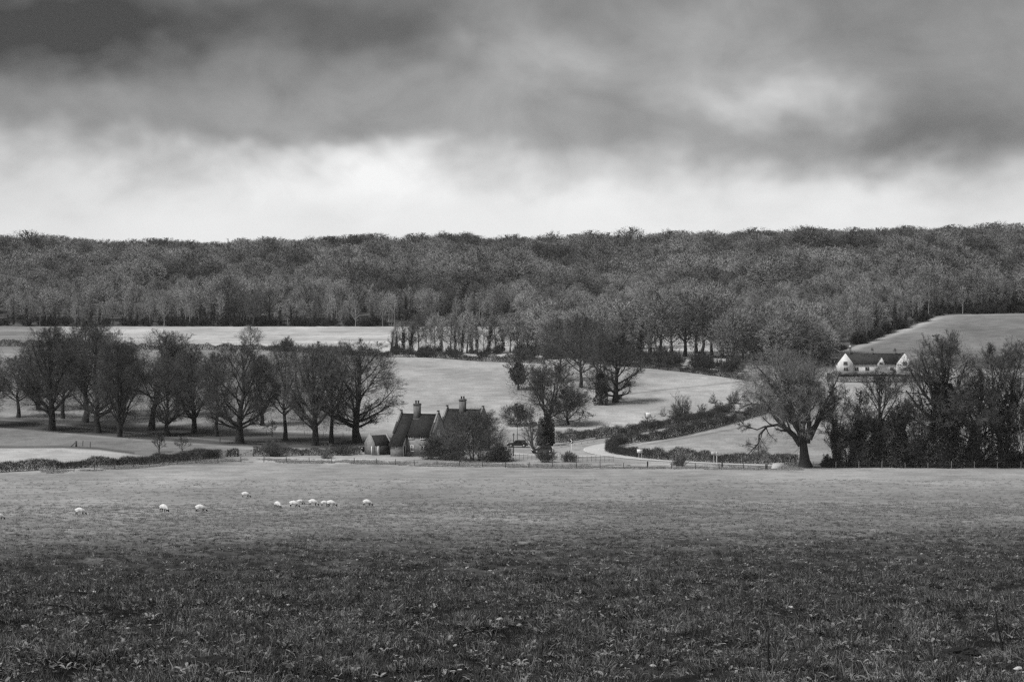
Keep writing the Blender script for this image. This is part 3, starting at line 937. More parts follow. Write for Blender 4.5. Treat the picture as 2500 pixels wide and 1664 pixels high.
MW += [(prng.uniform(1480, 1600), prng.uniform(848, 880), prng.uniform(85, 125), prng.choice([7, 8, 8, 4]), prng.uniform(.9, 1.2)) for _ in range(8)]
MW += [(prng.uniform(1770, 2040), prng.uniform(868, 896), prng.uniform(85, 125), prng.choice([7, 8, 8, 0]), prng.uniform(.9, 1.2)) for _ in range(22)]
for (px, py, h, v, wd) in MW:
    far_tree(v, px, py, h * 1.06, 'in the wood beyond the slanting hedge', 'trees of the wood beyond the slanting hedge', wd * 1.25)
# lone hedgerow trees on the far hedge
far_tree(2, 613, 852, 58, 'alone in the long thin field hedge', 'lone hedgerow tree', 1.35)
# scrub under the middle wood
SCR = make_shrub(71, 4.0, 2.6, 46, 6, 6, .07)
SCRm = SCR.mesh('scrub_bush'); SCRm.materials.append(mat('scrub_twigs', 0.075, .9, .4, .5, objvar=.35))
for i in range(64):
    px = prng.uniform(1270, 1810); lo = interp_line(px, [(1270, 880), (1420, 880), (1522, 888), (1655, 902), (1800, 918)])
    py = lo - prng.uniform(3, 24)
    place_shrub(SCRm, 'scrub_bush', 'low bare scrub bush behind the slanting hedge', hit(px, py), None, prng.uniform(.7, 1.35), prng.uniform(0, 6), 'scrub behind the slanting hedge')
for i in range(26):
    px = prng.uniform(960, 1290)
    place_shrub(SCRm, 'scrub_bush', 'low bare bush under the ivy clad copse', hit(px, prng.uniform(858, 872)), None, prng.uniform(.5, .95), prng.uniform(0, 6), 'bushes under the copse')

# --- forest on the hill
rngF = np.random.default_rng(5)
N = 15000
fy = np.sqrt(rngF.uniform(690 ** 2, 1420 ** 2, N)); fx = rngF.uniform(-0.31, 0.31, N) * fy
fz = GZ(fx, fy); fpx, fpy = proj(fx, fy, fz)
bnd = interp_line(fpx, FOREST)
ok = fpy < bnd - 0.5
ok &= ~((fpx > 1000) & (fpx < 1850) & (fpy > 796))
fx, fy, fz, fpx, fpy, bnd = [q[ok] for q in (fx, fy, fz, fpx, fpy, bnd)]
edge = bnd - fpy
patch = vnoise(fx / 42.0 + 7, fy / 60.0, 21)
young = (fy + (vnoise(fx / 30., fy / 30., 77) - .5) * 130 < interp_line(fpx, [(-400, 985), (300, 1010), (800, 1035), (1000, 1030), (1300, 985), (1700, 985), (2100, 960), (2300, 880), (2800, 860)])) & (patch > .28)
# thin them so that no two stand closer than about four metres
order = rngF.permutation(len(fx)); keep = np.zeros(len(fx), bool); cells = {}
for i in order:
    q = 4.6 if young[i] else 9.6; c = (int(fx[i] // q), int(fy[i] // q), q)
    if c in cells:
        continue
    cells[c] = i; keep[i] = True
fx, fy, fz, fpx, fpy, edge, young, patch = [q[keep] for q in (fx, fy, fz, fpx, fpy, edge, young, patch)]
kind_ = np.where(young, rngF.choice([3, 4, 7, 3, 4, 1], len(fx)), rngF.choice([0, 1, 2, 0, 2, 2], len(fx)))
kind_ = np.where((rngF.uniform(size=len(fx)) < .045), 5, kind_)
kind_ = np.where(~young & (patch > .66) & (rngF.uniform(size=len(fx)) < .5), 7, kind_)
hgt = np.where(young, rngF.uniform(.62, 1.0, len(fx)), rngF.uniform(.78, 1.2, len(fx))) * (0.78 + .44 * vnoise(fx / 22., fy / 28., 30))
# the foremost trees are things of their own
front_i = np.where((edge < 9) & (fpx > -60) & (fpx < 2560))[0]
front_i = front_i[np.argsort(edge[front_i])][:150]
isf = np.zeros(len(fx), bool); isf[front_i] = True
for i in front_i:
    v = int(kind_[i]); r = prng.random()
    if r < .28: v = 5
    elif r < .38: v = 6
    nm, lab = FLAB[v]
    where = 'at the wood edge above the stubble' if fpx[i] < 1900 else ('at the wood edge by the pale worn field margin' if fpx[i] < 2300 else 'at the wood edge above the hill field')
    sc = float(hgt[i]) * (1 if v < 5 else .8)
    place_tree(FARP[v], nm, lab + ' ' + where, (fx[i], fy[i], fz[i] - .1), prng.uniform(0, 6.28), (sc, sc, sc), 'trees ' + where)


def scatter(name, P, rot, sc, idx, sources, kind='stuff', label=None, cat=None):
    """one object that carries many small copies of the source meshes"""
    me = bpy.data.meshes.new(name)
    me.vertices.add(len(P)); me.vertices.foreach_set('co', np.asarray(P, np.float32).ravel())
    a = me.attributes.new('turn', 'FLOAT_VECTOR', 'POINT'); a.data.foreach_set('vector', np.asarray(rot, np.float32).ravel())
    a = me.attributes.new('size', 'FLOAT_VECTOR', 'POINT'); a.data.foreach_set('vector', np.asarray(sc, np.float32).ravel())
    a = me.attributes.new('pick', 'INT', 'POINT'); a.data.foreach_set('value', np.asarray(idx, np.int32))
    me.update()
    c = bpy.data.collections.new(name + '_sources')
    for i, s in enumerate(sources):
        so = bpy.data.objects.new('%s_source_%02d' % (name, i), s)
        c.objects.link(so)
    ng = bpy.data.node_groups.new(name + '_spread', 'GeometryNodeTree')
    ng.interface.new_socket('Geometry', in_out='INPUT', socket_type='NodeSocketGeometry')
    ng.interface.new_socket('Geometry', in_out='OUTPUT', socket_type='NodeSocketGeometry')
    gi = ng.nodes.new('NodeGroupInput'); go = ng.nodes.new('NodeGroupOutput')
    ip = ng.nodes.new('GeometryNodeInstanceOnPoints')
    ci = ng.nodes.new('GeometryNodeCollectionInfo')
    ci.inputs['Collection'].default_value = c
    ci.inputs['Separate Children'].default_value = True
    ci.inputs['Reset Children'].default_value = True
    ip.inputs['Pick Instance'].default_value = True
    def na(nm, typ):
        n = ng.nodes.new('GeometryNodeInputNamedAttribute'); n.data_type = typ; n.inputs['Name'].default_value = nm
        return [o for o in n.outputs if o.enabled and o.name == 'Attribute'][0]
    L = ng.links.new
    L(gi.outputs[0], ip.inputs['Points']); L(ci.outputs[0], ip.inputs['Instance'])
    L(na('pick', 'INT'), ip.inputs['Instance Index'])
    L(na('turn', 'FLOAT_VECTOR'), ip.inputs['Rotation'])
    L(na('size', 'FLOAT_VECTOR'), ip.inputs['Scale'])
    L(ip.outputs[0], go.inputs[0])
    o = link(name, me, kind=kind)
    md = o.modifiers.new('spread', 'NODES'); md.node_group = ng
    if label:
        tag(o, label, cat)
    return o


def merged(meshes, name):
    """join the parts of a tree into one mesh for the far wood"""
    bm = bmesh.new()
    out = bpy.data.meshes.new(name)
    for j, m in enumerate(meshes.values()):
        n0 = len(bm.faces)
        bm.from_mesh(m)
        bm.faces.ensure_lookup_table()
        for f in bm.faces[n0:]:
            f.material_index = j
        out.materials.append(m.materials[0])
    bm.to_mesh(out); bm.free()
    return out


M_RIDGE = mat('ridge_twigs', 0.135, 0.9, 0.35, 0.2, objvar=0.4)
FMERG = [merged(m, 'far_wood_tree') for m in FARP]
for q in (0, 1, 2):                     # darker beech crowns of the upper slope
    dm = FMERG[q].copy(); dm.materials[1] = M_RIDGE; FMERG.append(dm)
r_ = ~isf
P = np.stack([fx, fy, fz - .1], -1)[r_]
n_ = len(P)
rot = np.stack([np.zeros(n_), np.zeros(n_), rngF.uniform(0, 6.28, n_)], -1)
wide_ = hgt[r_] * rngF.uniform(.95, 1.25, n_) * np.where(young[r_], 1.0, 1.3)
sc = np.stack([wide_, wide_, hgt[r_]], -1)
kk_ = kind_[r_]
upper = (fpy[r_] < interp_line(fpx[r_], [(-400, 690), (400, 680), (900, 680), (1300, 668), (2000, 668), (2300, 700), (2800, 720)]) + (vnoise(fx[r_] / 35., fy[r_] / 35., 52) - .5) * 60)
stand = vnoise(fx[r_] / 24. + 3, fy[r_] / 38., 55) + .35 * (vnoise(fx[r_] / 9., fy[r_] / 12., 56) - .5)
kk_ = np.where((kk_ < 3) & (stand < np.where(upper, .58, .32)), kk_ + 9, kk_)
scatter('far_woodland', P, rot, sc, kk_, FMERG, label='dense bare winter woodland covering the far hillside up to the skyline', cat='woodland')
# undergrowth along the wood's edge
UPm = make_shrub(73, 3.0, 2.2, 40, 6, 5, .09).mesh('undergrowth_bush'); UPm.materials.append(mat('undergrowth_twigs', 0.055, .9, .4, .5, objvar=.35))
upx = np.concatenate([rngF.uniform(-100, 1900, 210), rngF.uniform(1900, 2600, 120)])
up = []
for q in upx:
    b = interp_line(q, FOREST)
    up.append(hit(q, b - rngF.uniform(.3, 5)))
up = np.array(up); n_ = len(up)
s_ = rngF.uniform(.3, 1.5, n_)
scatter('undergrowth', up, np.stack([np.zeros(n_), np.zeros(n_), rngF.uniform(0, 6.28, n_)], -1), np.stack([s_ * 1.2, s_ * 1.2, s_], -1), np.zeros(n_), [UPm],
        label='dark bare undergrowth along the foot of the wooded hill', cat='undergrowth')
print('forest trees', len(fx))

# ------------------------------------------------------------------ trees and bushes of the middle ground
def px_tree(seed, px, py, top, hw, label, name='bare_tree', bark=M_BARK, twig=M_TWIG, **kw):
    p = hit(px, py); s = p[1] / F
    sink = .24 if name in ('bare_bush', 'thicket_tree') else 0.0      # low crowns spread out right from the ground
    H = (py - top) * s / (1 - sink); Rc = hw * s * 1.18
    g = make_tree(seed, H, Rc, **kw)
    return place_tree(tree_proto(g, name, bark, twig), name, label, p - np.array([0, 0, .1 + sink * H]), 0)


px_tree(41, 1265, 951, 845, 34, 'small ivy smothered tree alone on the pale grass slope', 'ivy_clad_tree', bole=.2, limbs=14, n2=7, n3=6, n4=6, n5=1, tw=.045, elev=(10, 75), ivy=.72, ivy0=.16, ivyn=4200, ivyr=2.7, ivys=.36, shell=1200)
px_tree(42, 1418, 946, 762, 72, 'tall bare tree with thin trunk on the slope behind the bushes', bole=.22, limbs=20, n2=8, n3=7, n4=7, n5=1, tw=.045, elev=(25, 76), shell=4500)
px_tree(43, 1368, 930, 775, 60, 'bare tree on the slope beside the thin trunked tree', bole=.22, limbs=18, n2=8, n3=7, n4=7, n5=1, tw=.045, elev=(25, 76), shell=3500)
px_tree(44, 1466, 988, 812, 38, 'ivy wrapped tree leaning over the dark shadow on the slope', 'ivy_clad_tree', bole=.2, limbs=16, n2=7, n3=7, n4=6, n5=1, tw=.045, elev=(20, 75), ivy=.42, ivyn=3600, ivyr=1.5, ivys=.34, shell=1500)
px_tree(45, 1502, 982, 818, 60, 'stout bare tree with spreading low twigs on the slope', bole=.10, limbs=26, n2=8, n3=7, n4=7, n5=1, tw=.042, elev=(-5, 76), r0=.65, shell=3500, lowbias=1.5)
px_tree(46, 1335, 1037, 884, 80, 'broad bare tree above the evergreen bush behind the lane', bole=.12, limbs=26, n2=9, n3=7, n4=8, n5=2, tw=.036, elev=(18, 76), stems=3, r0=.5, shell=8000, lowbias=1.3)
px_tree(47, 1388, 1036, 940, 50, 'low spreading bare tree at the end of the small fence', bole=.1, limbs=22, n2=8, n3=7, n4=7, n5=2, tw=.036, elev=(10, 74), stems=2, r0=.35, shell=3500, lowbias=1.3)
px_tree(51, 1262, 1038, 982, 36, 'round dense bare bush beside the broad tree behind the lane', 'bare_bush', M_BARK, M_SHRUB, bole=.04, limbs=34, n2=7, n3=6, n4=6, n5=2, tw=.036, elev=(3, 80), stems=5, r0=.12, shell=4500, lowbias=1.1)
shrub_px(52, 1333, 1087, 50, 92, 'dark evergreen bush beside the pale stemmed tree', material=M_IVY, name='evergreen_bush', n1=24, n2=5, n3=3, leaves=9000, ls=.30)
px_tree(48, 1302, 1105, 1018, 26, 'slender pale barked tree in front of the evergreen bush', 'pale_tree', M_BARKL, M_TWIGL, bole=.12, limbs=18, n2=6, n3=6, n4=4, n5=1, tw=.035, elev=(45, 80), stems=3, r0=.28)
shrub_px(53, 1661, 1023, 66, 70, 'fan shaped bare bush above the road hedge', n1=60, n2=7, n3=7, tw=.045)
shrub_px(54, 1714, 1014, 30, 40, 'small dark bush next to the fan shaped bush', n1=30, n2=6, n3=6, tw=.05)
shrub_px(55, 1758, 1003, 40, 24, 'low dark bush beside the upper road hedge', n1=40, n2=6, n3=6, tw=.05)
shrub_px(56, 1618, 1016, 22, 30, 'thin little bare bush above the white notice board', n1=16, n2=5, n3=4, tw=.035)
shrub_px(57, 1585, 1030, 40, 26, 'low scraggy bush behind the white notice board', n1=24, n2=6, n3=5, tw=.04)
shrub_px(58, 1742, 985, 26, 34, 'bare bush on the grass above the low dark bush', n1=22, n2=6, n3=5, tw=.04)
shrub_px(59, 1790, 985, 40, 44, 'bare thicket bush where the road hedges meet', n1=40, n2=7, n3=6, tw=.045)
px_tree(60, 1160, 1125, 1000, 72, 'huge round bare bush in front of the far cottage', 'bare_bush', M_BARK, M_SHRUB, bole=.05, limbs=44, n2=8, n3=7, n4=7, n5=2, tw=.032, elev=(8, 80), stems=5, r0=.22, shell=9000, lowbias=1.15)
shrub_px(61, 1220, 1126, 70, 50, 'dark leafy bush beside the huge round bush', n1=50, n2=8, n3=7, tw=.05, leaves=2600, ls=.26)
px_tree(62, 1062, 1121, 1064, 32, 'smaller dense bare bush in the cottage garden', 'bare_bush', M_BARK, M_SHRUB, bole=.05, limbs=30, n2=7, n3=6, n4=5, n5=2, tw=.032, elev=(5, 80), stems=5, r0=.1, shell=3000, lowbias=1.1)
shrub_px(63, 1110, 1122, 60, 46, 'low dark shrub between the garden bushes', material=M_IVY, n1=40, n2=7, n3=6, tw=.05, leaves=1600, ls=.24)
shrub_px(64, 1330, 1128, 76, 34, 'twiggy bush behind the estate railing', n1=60, n2=7, n3=6, tw=.04)
shrub_px(65, 1388, 1127, 56, 28, 'low twiggy bush by the chevron sign', n1=50, n2=7, n3=6, tw=.04)
shrub_px(66, 668, 1113, 86, 42, 'wide pale twiggy bush beside the field gate', n1=90, n2=8, n3=7, tw=.032, material=M_TWIGL)
shrub_px(67, 797, 1119, 36, 42, 'small upright pale bush by the garden edge', n1=44, n2=7, n3=6, tw=.03, material=M_TWIGL)
shrub_px(68, 840, 1111, 50, 26, 'low dark garden bush beside the parked car', n1=40, n2=7, n3=6, tw=.045)
shrub_px(69, 1661, 1138, 46, 40, 'pale bare bush standing in front of the tall road hedge', n1=50, n2=7, n3=7, tw=.028, material=M_TWIGL)
shrub_px(70, 700, 858, 46, 36, 'round bush in the long thin field hedge', n1=60, n2=8, n3=7, tw=.08)
shrub_px(72, 1000, 1114, 34, 12, 'low plants below the cottage windows', n1=30, n2=5, n3=5, tw=.04)
px_tree(81, 388, 1103, 1055, 17, 'young sapling growing out of the long hedge', 'sapling', bole=.12, limbs=14, n2=5, n3=5, n4=3, n5=1, tw=.03, elev=(30, 78), r0=.1)
px_tree(82, 445, 1101, 1062, 20, 'pale bushy sapling next to the young sapling', 'sapling', M_BARKL, M_TWIGL, bole=.12, limbs=16, n2=5, n3=5, n4=3, n5=1, tw=.03, elev=(30, 78), r0=.09)
px_tree(83, 664, 1066, 1020, 22, 'small thin tree with guard under the spreading tree', 'sapling', bole=.3, limbs=12, n2=5, n3=5, n4=3, n5=1, tw=.035, elev=(10, 74), r0=.1)

# --- the great oak by the road, limbs laid out one by one
ob = hit(1966, 1141)
OD = ob[1]; os_ = OD / F


def opt(pts, depth):
    """photo points of a limb, with its own depth offsets in metres"""
    n = len(pts)
    P = np.array([((a - 1966) * os_, dd, (1141 - b) * os_) for (a, b), dd in zip(pts, np.linspace(depth[0], depth[1], n))])
    t = np.linspace(0, 1, n); u = np.linspace(0, 1, 7)
    return np.stack([np.interp(u, t, P[:, j]) for j in range(3)], -1)


limb_px = [([(1955, 1085), (1935, 1055), (1905, 1032), (1885, 1005), (1868, 975), (1845, 955)], (0, 1.5), .50),
           ([(1925, 1046), (1898, 1034), (1872, 1038), (1852, 1058), (1850, 1078), (1832, 1096), (1820, 1108)], (0, -2.0), .26),
           ([(1960, 1075), (1948, 1030), (1930, 990), (1912, 950), (1905, 910), (1895, 880)], (0, -2), .42),
           ([(1972, 1080), (1976, 1030), (1974, 985), (1980, 945), (1992, 905), (1985, 868)], (0, 1), .42),
           ([(1978, 1070), (1998, 1030), (2018, 1000), (2035, 965), (2040, 930)], (0, 2.5), .32),
           ([(1905, 1032), (1880, 1000), (1850, 985), (1828, 985), (1808, 1000)], (0, 3), .24),
           ([(1930, 990), (1900, 968), (1878, 935), (1858, 905), (1840, 890)], (-1, -4), .26),
           ([(1976, 1000), (1955, 960), (1945, 915), (1940, 875), (1930, 858)], (1, 4), .28),
           ([(1868, 1037), (1846, 1045), (1815, 1035), (1795, 1015)], (-1, -3), .14)]
HP = np.stack([opt(a, d) for a, d, r in limb_px])
hr = np.stack([r * np.linspace(1.15, .22, 7) for a, d, r in limb_px])
oak = make_tree(91, (1141 - 858) * os_, 9.0, .2, 10, 11, 9, 9, 3, .032, elev=(35, 78), r0=1.05, lean=(-.5, 0), hand=(HP, hr), top=.55, lowbias=1.0)
shell_ctr = np.array([(1910 - 1966) * os_, 0, (1141 - 935) * os_])
rngo = np.random.default_rng(3)
u = nrmz(rngo.normal(size=(22000, 3)))
A = shell_ctr + u * (rngo.uniform(.2, 1, (22000, 1)) ** .6) * np.array([122 * os_, 8, 86 * os_]) * (.8 + .3 * vnoise(u[:, 0] * 3, u[:, 2] * 3 + u[:, 1] * 2, 9))[:, None]
keepo = vnoise(u[:, 0] * 6 + 3, u[:, 2] * 6 + u[:, 1] * 3, 4) > .35
oak['crown'].spikes(A[keepo], (A + nrmz(u + rngo.normal(size=u.shape) * .7) * .9)[keepo], np.full(int(keepo.sum()), .04), rngo)
place_tree(tree_proto(oak, 'oak_tree', M_BARK, mat('oak_twigs', .20, .9, .35, .6)), 'oak_tree', 'great leaning bare oak with a low limb sweeping down over the road hedge', ob - np.array([0, 0, .15]))

# --- ivy clad trees on the right of the oak
px_tree(92, 2046, 1141, 935, 40, 'slim multi stemmed tree with ivied stems beside the great oak', 'ivy_clad_tree', bole=.18, limbs=20, n2=8, n3=7, n4=6, n5=1, tw=.034, elev=(30, 76), stems=4, r0=.34, ivy=.55, ivyn=4200, ivyr=.75, ivys=.26, shell=1500)
px_tree(93, 2142, 1140, 896, 70, 'fan shaped bare tree with ivied trunk below the white house', 'ivy_clad_tree', bole=.34, limbs=20, n2=9, n3=7, n4=6, n5=1, tw=.032, elev=(30, 76), r0=.55, ivy=.5, ivyn=5500, ivyr=1.1, ivys=.28, lowbias=1.3)
px_tree(94, 2304, 1141, 806, 92, 'tallest tree of the field edge, thickly clad in dark ivy', 'ivy_clad_tree', bole=.28, limbs=26, n2=9, n3=7, n4=8, n5=2, tw=.036, elev=(28, 78), r0=.95, ivy=.66, ivyn=12000, ivyr=2.1, ivys=.32, shell=4000)
px_tree(95, 2448, 1141, 828, 95, 'tall ivy clad tree with twin trunk at the field edge', 'ivy_clad_tree', bole=.26, limbs=24, n2=9, n3=7, n4=8, n5=2, tw=.036, elev=(28, 78), stems=2, r0=.85, ivy=.62, ivyn=10000, ivyr=1.6, ivys=.32, shell=3500)
px_tree(96, 2372, 1141, 900, 60, 'bare tree leaning between the two tall ivy clad trees', 'ivy_clad_tree', bole=.25, limbs=20, n2=8, n3=7, n4=7, n5=1, tw=.036, elev=(28, 76), r0=.5, ivy=.5, ivyn=3500, ivyr=.8, ivys=.3, lean=(1.5, 0), shell=2500)
px_tree(97, 2205, 1141, 980, 44, 'bushy ivied tree beside the tallest ivy clad tree', 'ivy_clad_tree', bole=.15, limbs=18, n2=8, n3=7, n4=6, n5=1, tw=.036, elev=(20, 76), r0=.34, ivy=.8, ivyn=5500, ivyr=1.3, ivys=.3, shell=2000)
px_tree(98, 2545, 1141, 850, 80, 'ivy clad tree beyond the twin trunk tree', 'ivy_clad_tree', bole=.25, limbs=20, n2=8, n3=7, n4=7, n5=1, tw=.036, elev=(28, 76), r0=.6, ivy=.6, ivyn=5000, ivyr=1.2, ivys=.3, shell=2500)
px_tree(99, 2090, 1136, 950, 40, 'dark ivied tree behind the slim stems by the oak', 'ivy_clad_tree', bole=.2, limbs=18, n2=8, n3=7, n4=6, n5=1, tw=.036, elev=(25, 76), r0=.34, ivy=.6, ivyn=4200, ivyr=.9, ivys=.3, shell=2000)
for i, (px, w_, h_, lab) in enumerate([(2100, 60, 70, 'dark ivy thicket between slim stems and fan shaped tree'), (2190, 70, 62, 'dark undergrowth thicket at the foot of the bushy ivied tree'),
                                       (2245, 90, 100, 'dense dark thicket left of the tallest ivied trunk'), (2325, 100, 90, 'dense dark thicket right of the tallest ivied trunk'),
                                       (2378, 50, 70, 'dark thicket under the leaning bare tree'), (2480, 70, 46, 'low dark thicket behind the twin trunk'), (2022, 40, 34, 'low dark bush at the foot of the great oak'), (2425, 40, 22, 'low bush in the gap beside the twin trunk')]):
    shrub_px(200 + i, px, 1140, w_, h_, lab, material=M_SHRUB, name='thicket', n1=60, n2=9, n3=8, tw=.045, leaves=int(w_ * h_ * .35), ls=.28)
M_DTWIG = mat('dark_thicket_twigs', .075, .9, .4, .8)
for i, (px, top, hw, lab) in enumerate([(2075, 1030, 34, 'bushy bare thicket tree behind the slim ivied stems'), (2122, 1015, 40, 'bushy bare thicket tree at the foot of the fan shaped tree'), (2176, 1010, 40, 'bushy bare thicket tree beside the bushy ivied tree'),
                                        (2232, 960, 50, 'tall dense thicket tree left of the tallest ivied tree'), (2340, 985, 52, 'tall dense thicket tree right of the tallest ivied tree'), (2395, 1050, 30, 'low bare thicket tree beside the leaning bare tree'), (2500, 990, 48, 'dense thicket tree beyond the twin trunk')]):
    px_tree(220 + i, px, 1137, top, hw, lab, 'thicket_tree', M_BARK, M_DTWIG, bole=.05, limbs=26, n2=7, n3=6, n4=6, n5=2, tw=.036, elev=(10, 80), stems=4, r0=.2, shell=4500, lowbias=1.2)

# ------------------------------------------------------------------ buildings
M_WALL = mat('flint_and_brick_wall', 0.27, .9, .35, 2.2, detail=6)
M_ROOF = mat('old_dark_roof_tiles', 0.026, .85, .45, 1.6, detail=6)
M_COPE = mat('weathered_coping', 0.075, .9, .3, 3)
M_CHIM = mat('sooty_chimney_brick', 0.15, .9, .55, 1.4, aniso=(2.5, 2.5, .5), detail=5)
M_POT = mat('clay_pot', 0.08, .8, .3, 3)
M_WHITE = mat('white_paint', 0.80, .5, .06, 4)
M_GLASS = mat('dark_window_glass', 0.02, .08, .1, 1, spec=.6)
M_DOOR = mat('dark_door_paint', 0.05, .5, .2, 2)
M_RENDER = mat('white_lime_render', 0.72, .85, .28, .9, aniso=(1.6, 1.6, .6))
M_ROOF2 = mat('brown_roof_tiles', 0.04, .85, .4, 1.5)


def window(parent, c, wd, ht, rz=0.0, panes=2, label=None, frame=None):
    """casement: frame bars and panes, on a wall whose outer face is at c (outward = local -y turned by rz)"""
    f = Geo(); t = .09
    f.box((0, 0, ht / 2 - t / 2), (wd, .10, t)); f.box((0, 0, -ht / 2 + t / 2), (wd + .1, .16, t))
    n = panes
    for i in range(n + 1):
        f.box((-wd / 2 + t / 2 + (wd - t) * i / n, 0, 0), (t, .10, ht - 2 * t))
    w_ = link('window', f, frame or M_WHITE, parent, c, rz)
    for i in range(n):
        gq = Geo(); ww = (wd - t) / n
        gq.box((-wd / 2 + t / 2 + ww * (i + .5), .03, 0), (ww - t, .02, ht - 2 * t))
        link('pane', gq, M_GLASS, w_)
    return w_


def make_cottage(loc, rz, label):
    """old estate cottage: steep tiled roof, raised gables, catslide over the entrance wing.
    local: x along the ridge, -y to the front"""
    o = thing('cottage', label, 'cottage', loc, rz)
    L, hw, eh, rh = 7.6, 3.3, 4.15, 7.9
    cf, ce, cw = 5.35, 2.3, 2.65                  # catslide: front, eaves height, width
    g = Geo()
    g.box((L / 2, 0, eh / 2 - .3), (L, 2 * hw - .1, eh + .6))
    link('wall', g, M_WALL, o)
    for x0, x1 in ((-.28, .02), (L - .02, L + .28)):
        g = Geo()
        prof = [(-hw - .05, -.6), (hw + .05, -.6), (hw + .05, eh - .2), (hw + .25, eh - .2), (hw + .25, eh + .25), (0.22, rh + .55), (-.22, rh + .55), (-hw - .25, eh + .25), (-hw - .25, eh - .2), (-hw - .05, eh - .2)]
        n = len(prof)
        V = [(x0, a, b) for a, b in prof] + [(x1, a, b) for a, b in prof]
        Q = [[i, (i + 1) % n, n + (i + 1) % n, n + i] for i in range(n)]
        ctr0, ctr1 = 2 * n, 2 * n + 1
        V += [(x0, 0, eh), (x1, 0, eh)]
        T = [[ctr0, (i + 1) % n, i] for i in range(n)] + [[ctr1, n + i, n + (i + 1) % n] for i in range(n)]
        g.add(V, Q, T)
        link('gable_wall', g, M_WALL, o)
        # coping stones down both slopes
        g = Geo()
        for sgn in (-1, 1):
            a = np.array([0, 0, rh + .57]); b = np.array([0, sgn * (hw + .30), eh + .22])
            c = (a + b) / 2; ln = np.linalg.norm(b - a); ang = math.atan2(b[2] - a[2], (b[1] - a[1]))
            g.box(((x0 + x1) / 2, c[1], c[2]), (x1 - x0 + .1, ln, .14), rx=ang)
        g.box(((x0 + x1) / 2, 0, rh + .66), (.42, .42, .34))
        link('gable_coping', g, M_COPE, o)
    # roof: two slopes and the catslide
    g = Geo(); sl = (rh - eh) / hw
    oh = .25
    g.slab([(cw + .02, -hw - oh, eh - oh * sl), (L - .03, -hw - oh, eh - oh * sl), (L - .03, 0, rh), (cw + .02, 0, rh)], .16)
    g.slab([(.03, hw + oh, eh - oh * sl), (.03, 0, rh), (L - .03, 0, rh), (L - .03, hw + oh, eh - oh * sl)], .16)
    sl2 = (rh - ce) / cf
    g.slab([(-.30, -cf - .2, ce - .2 * sl2), (cw, -cf - .2, ce - .2 * sl2), (cw, 0, rh), (.03, 0, rh)], .17)
    roof = link('roof', g, M_ROOF, o)
    g = Geo(); g.box((L / 2, 0, rh + .04), (L - .1, .3, .16))
    link('ridge_tiles', g, M_COPE, roof)
    # entrance wing under the catslide
    g = Geo()
    y0 = -hw + .04; y1 = -cf + .25
    top = lambda y: rh + y * sl2 - .22
    V = [(-.02, y0, -.6), (cw - .12, y0, -.6), (cw - .12, y1, -.6), (-.02, y1, -.6), (-.02, y0, top(y0)), (cw - .12, y0, top(y0)), (cw - .12, y1, top(y1)), (-.02, y1, top(y1))]
    g.add(V, [[0, 1, 2, 3], [4, 7, 6, 5], [0, 4, 5, 1], [1, 5, 6, 2], [2, 6, 7, 3], [3, 7, 4, 0]])
    link('entrance_wing', g, M_WALL, o)
    # chimney stack
    cx = 3.35
    g = Geo()
    g.box((cx, -.15, 8.1), (1.15, 1.0, 3.5)); g.box((cx, -.15, 9.75), (1.35, 1.2, .16)); g.box((cx, -.15, 9.92), (1.22, 1.08, .14))
    ch = link('chimney', g, M_CHIM, o)
    g = Geo(); g.box((cx, -.72, 6.98), (1.3, .1, .14)); link('lead_flashing', g, mat('lead', .45, .5, .1), ch)
    for dx in (-.26, .26):
        g = Geo()
        a = np.linspace(0, 2 * math.pi, 9)[:-1]
        g.tubes(np.array([[(cx + dx, -.15, 9.98), (cx + dx, -.15, 10.35), (cx + dx, -.15, 10.42), (cx + dx, -.15, 10.55)]]), np.array([[.19, .15, .2, .2]]), 8)
        link('chimney_pot', g, M_POT, ch)
    # openings
    window(o, (3.55, -hw - .0, 3.65), 1.15, .75, 0, 3)
    window(o, (3.75, -hw - .0, 1.5), .75, 1.25, 0, 2)
    window(o, (1.35, -cf + .22, 1.75), .50, .62, 0, 1)
    window(o, (L + .30, -.3, 4.4), 1.25, 1.15, math.pi / 2, 4)
    window(o, (L + .30, -.3, 1.5), 1.25, 1.15, math.pi / 2, 4)
    window(o, (6.0, -hw, 3.65), 1.0, .75, 0, 2)
    window(o, (6.0, -hw, 1.5), 1.2, 1.1, 0, 3)
    g = Geo(); g.box((0, 0, 1.0), (.85, .08, 2.0))
    d = link('door', g, M_DOOR, o, (cw - .10, -4.35, 0), math.pi / 2)
    g = Geo(); g.box((-.5, 0, 1.03), (.14, .16, 2.1)); g.box((.5, 0, 1.03), (.14, .16, 2.1)); g.box((0, 0, 2.1), (1.14, .16, .12))
    link('door_frame', g, M_WHITE, d)
    g = Geo(); g.box((.33, -.06, 1.0), (.05, .06, .14)); link('handle', g, M_POT, d)
    g = Geo()
    g.tubes(np.array([[(L - .35, -hw - .12, eh - .25), (L - .35, -hw - .12, 0)]]), np.array([[.05, .05]]), 6)
    link('drainpipe', g, M_DOOR, o)
    return o


TH = R(22)


def cottage_at(px, py_ridge, D, label):
    x = (px - CX) / F * D
    z = -(py_ridge - HY) / F * D - 7.9
    return make_cottage((x, D, z), -TH, label)


cottage_at(981, 1009.5, 414.0, 'brick and flint cottage with dark catslide roof beside the small shed')
cottage_at(1093, 998.0, 430.0, 'dark roofed cottage half hidden behind the huge round bush')


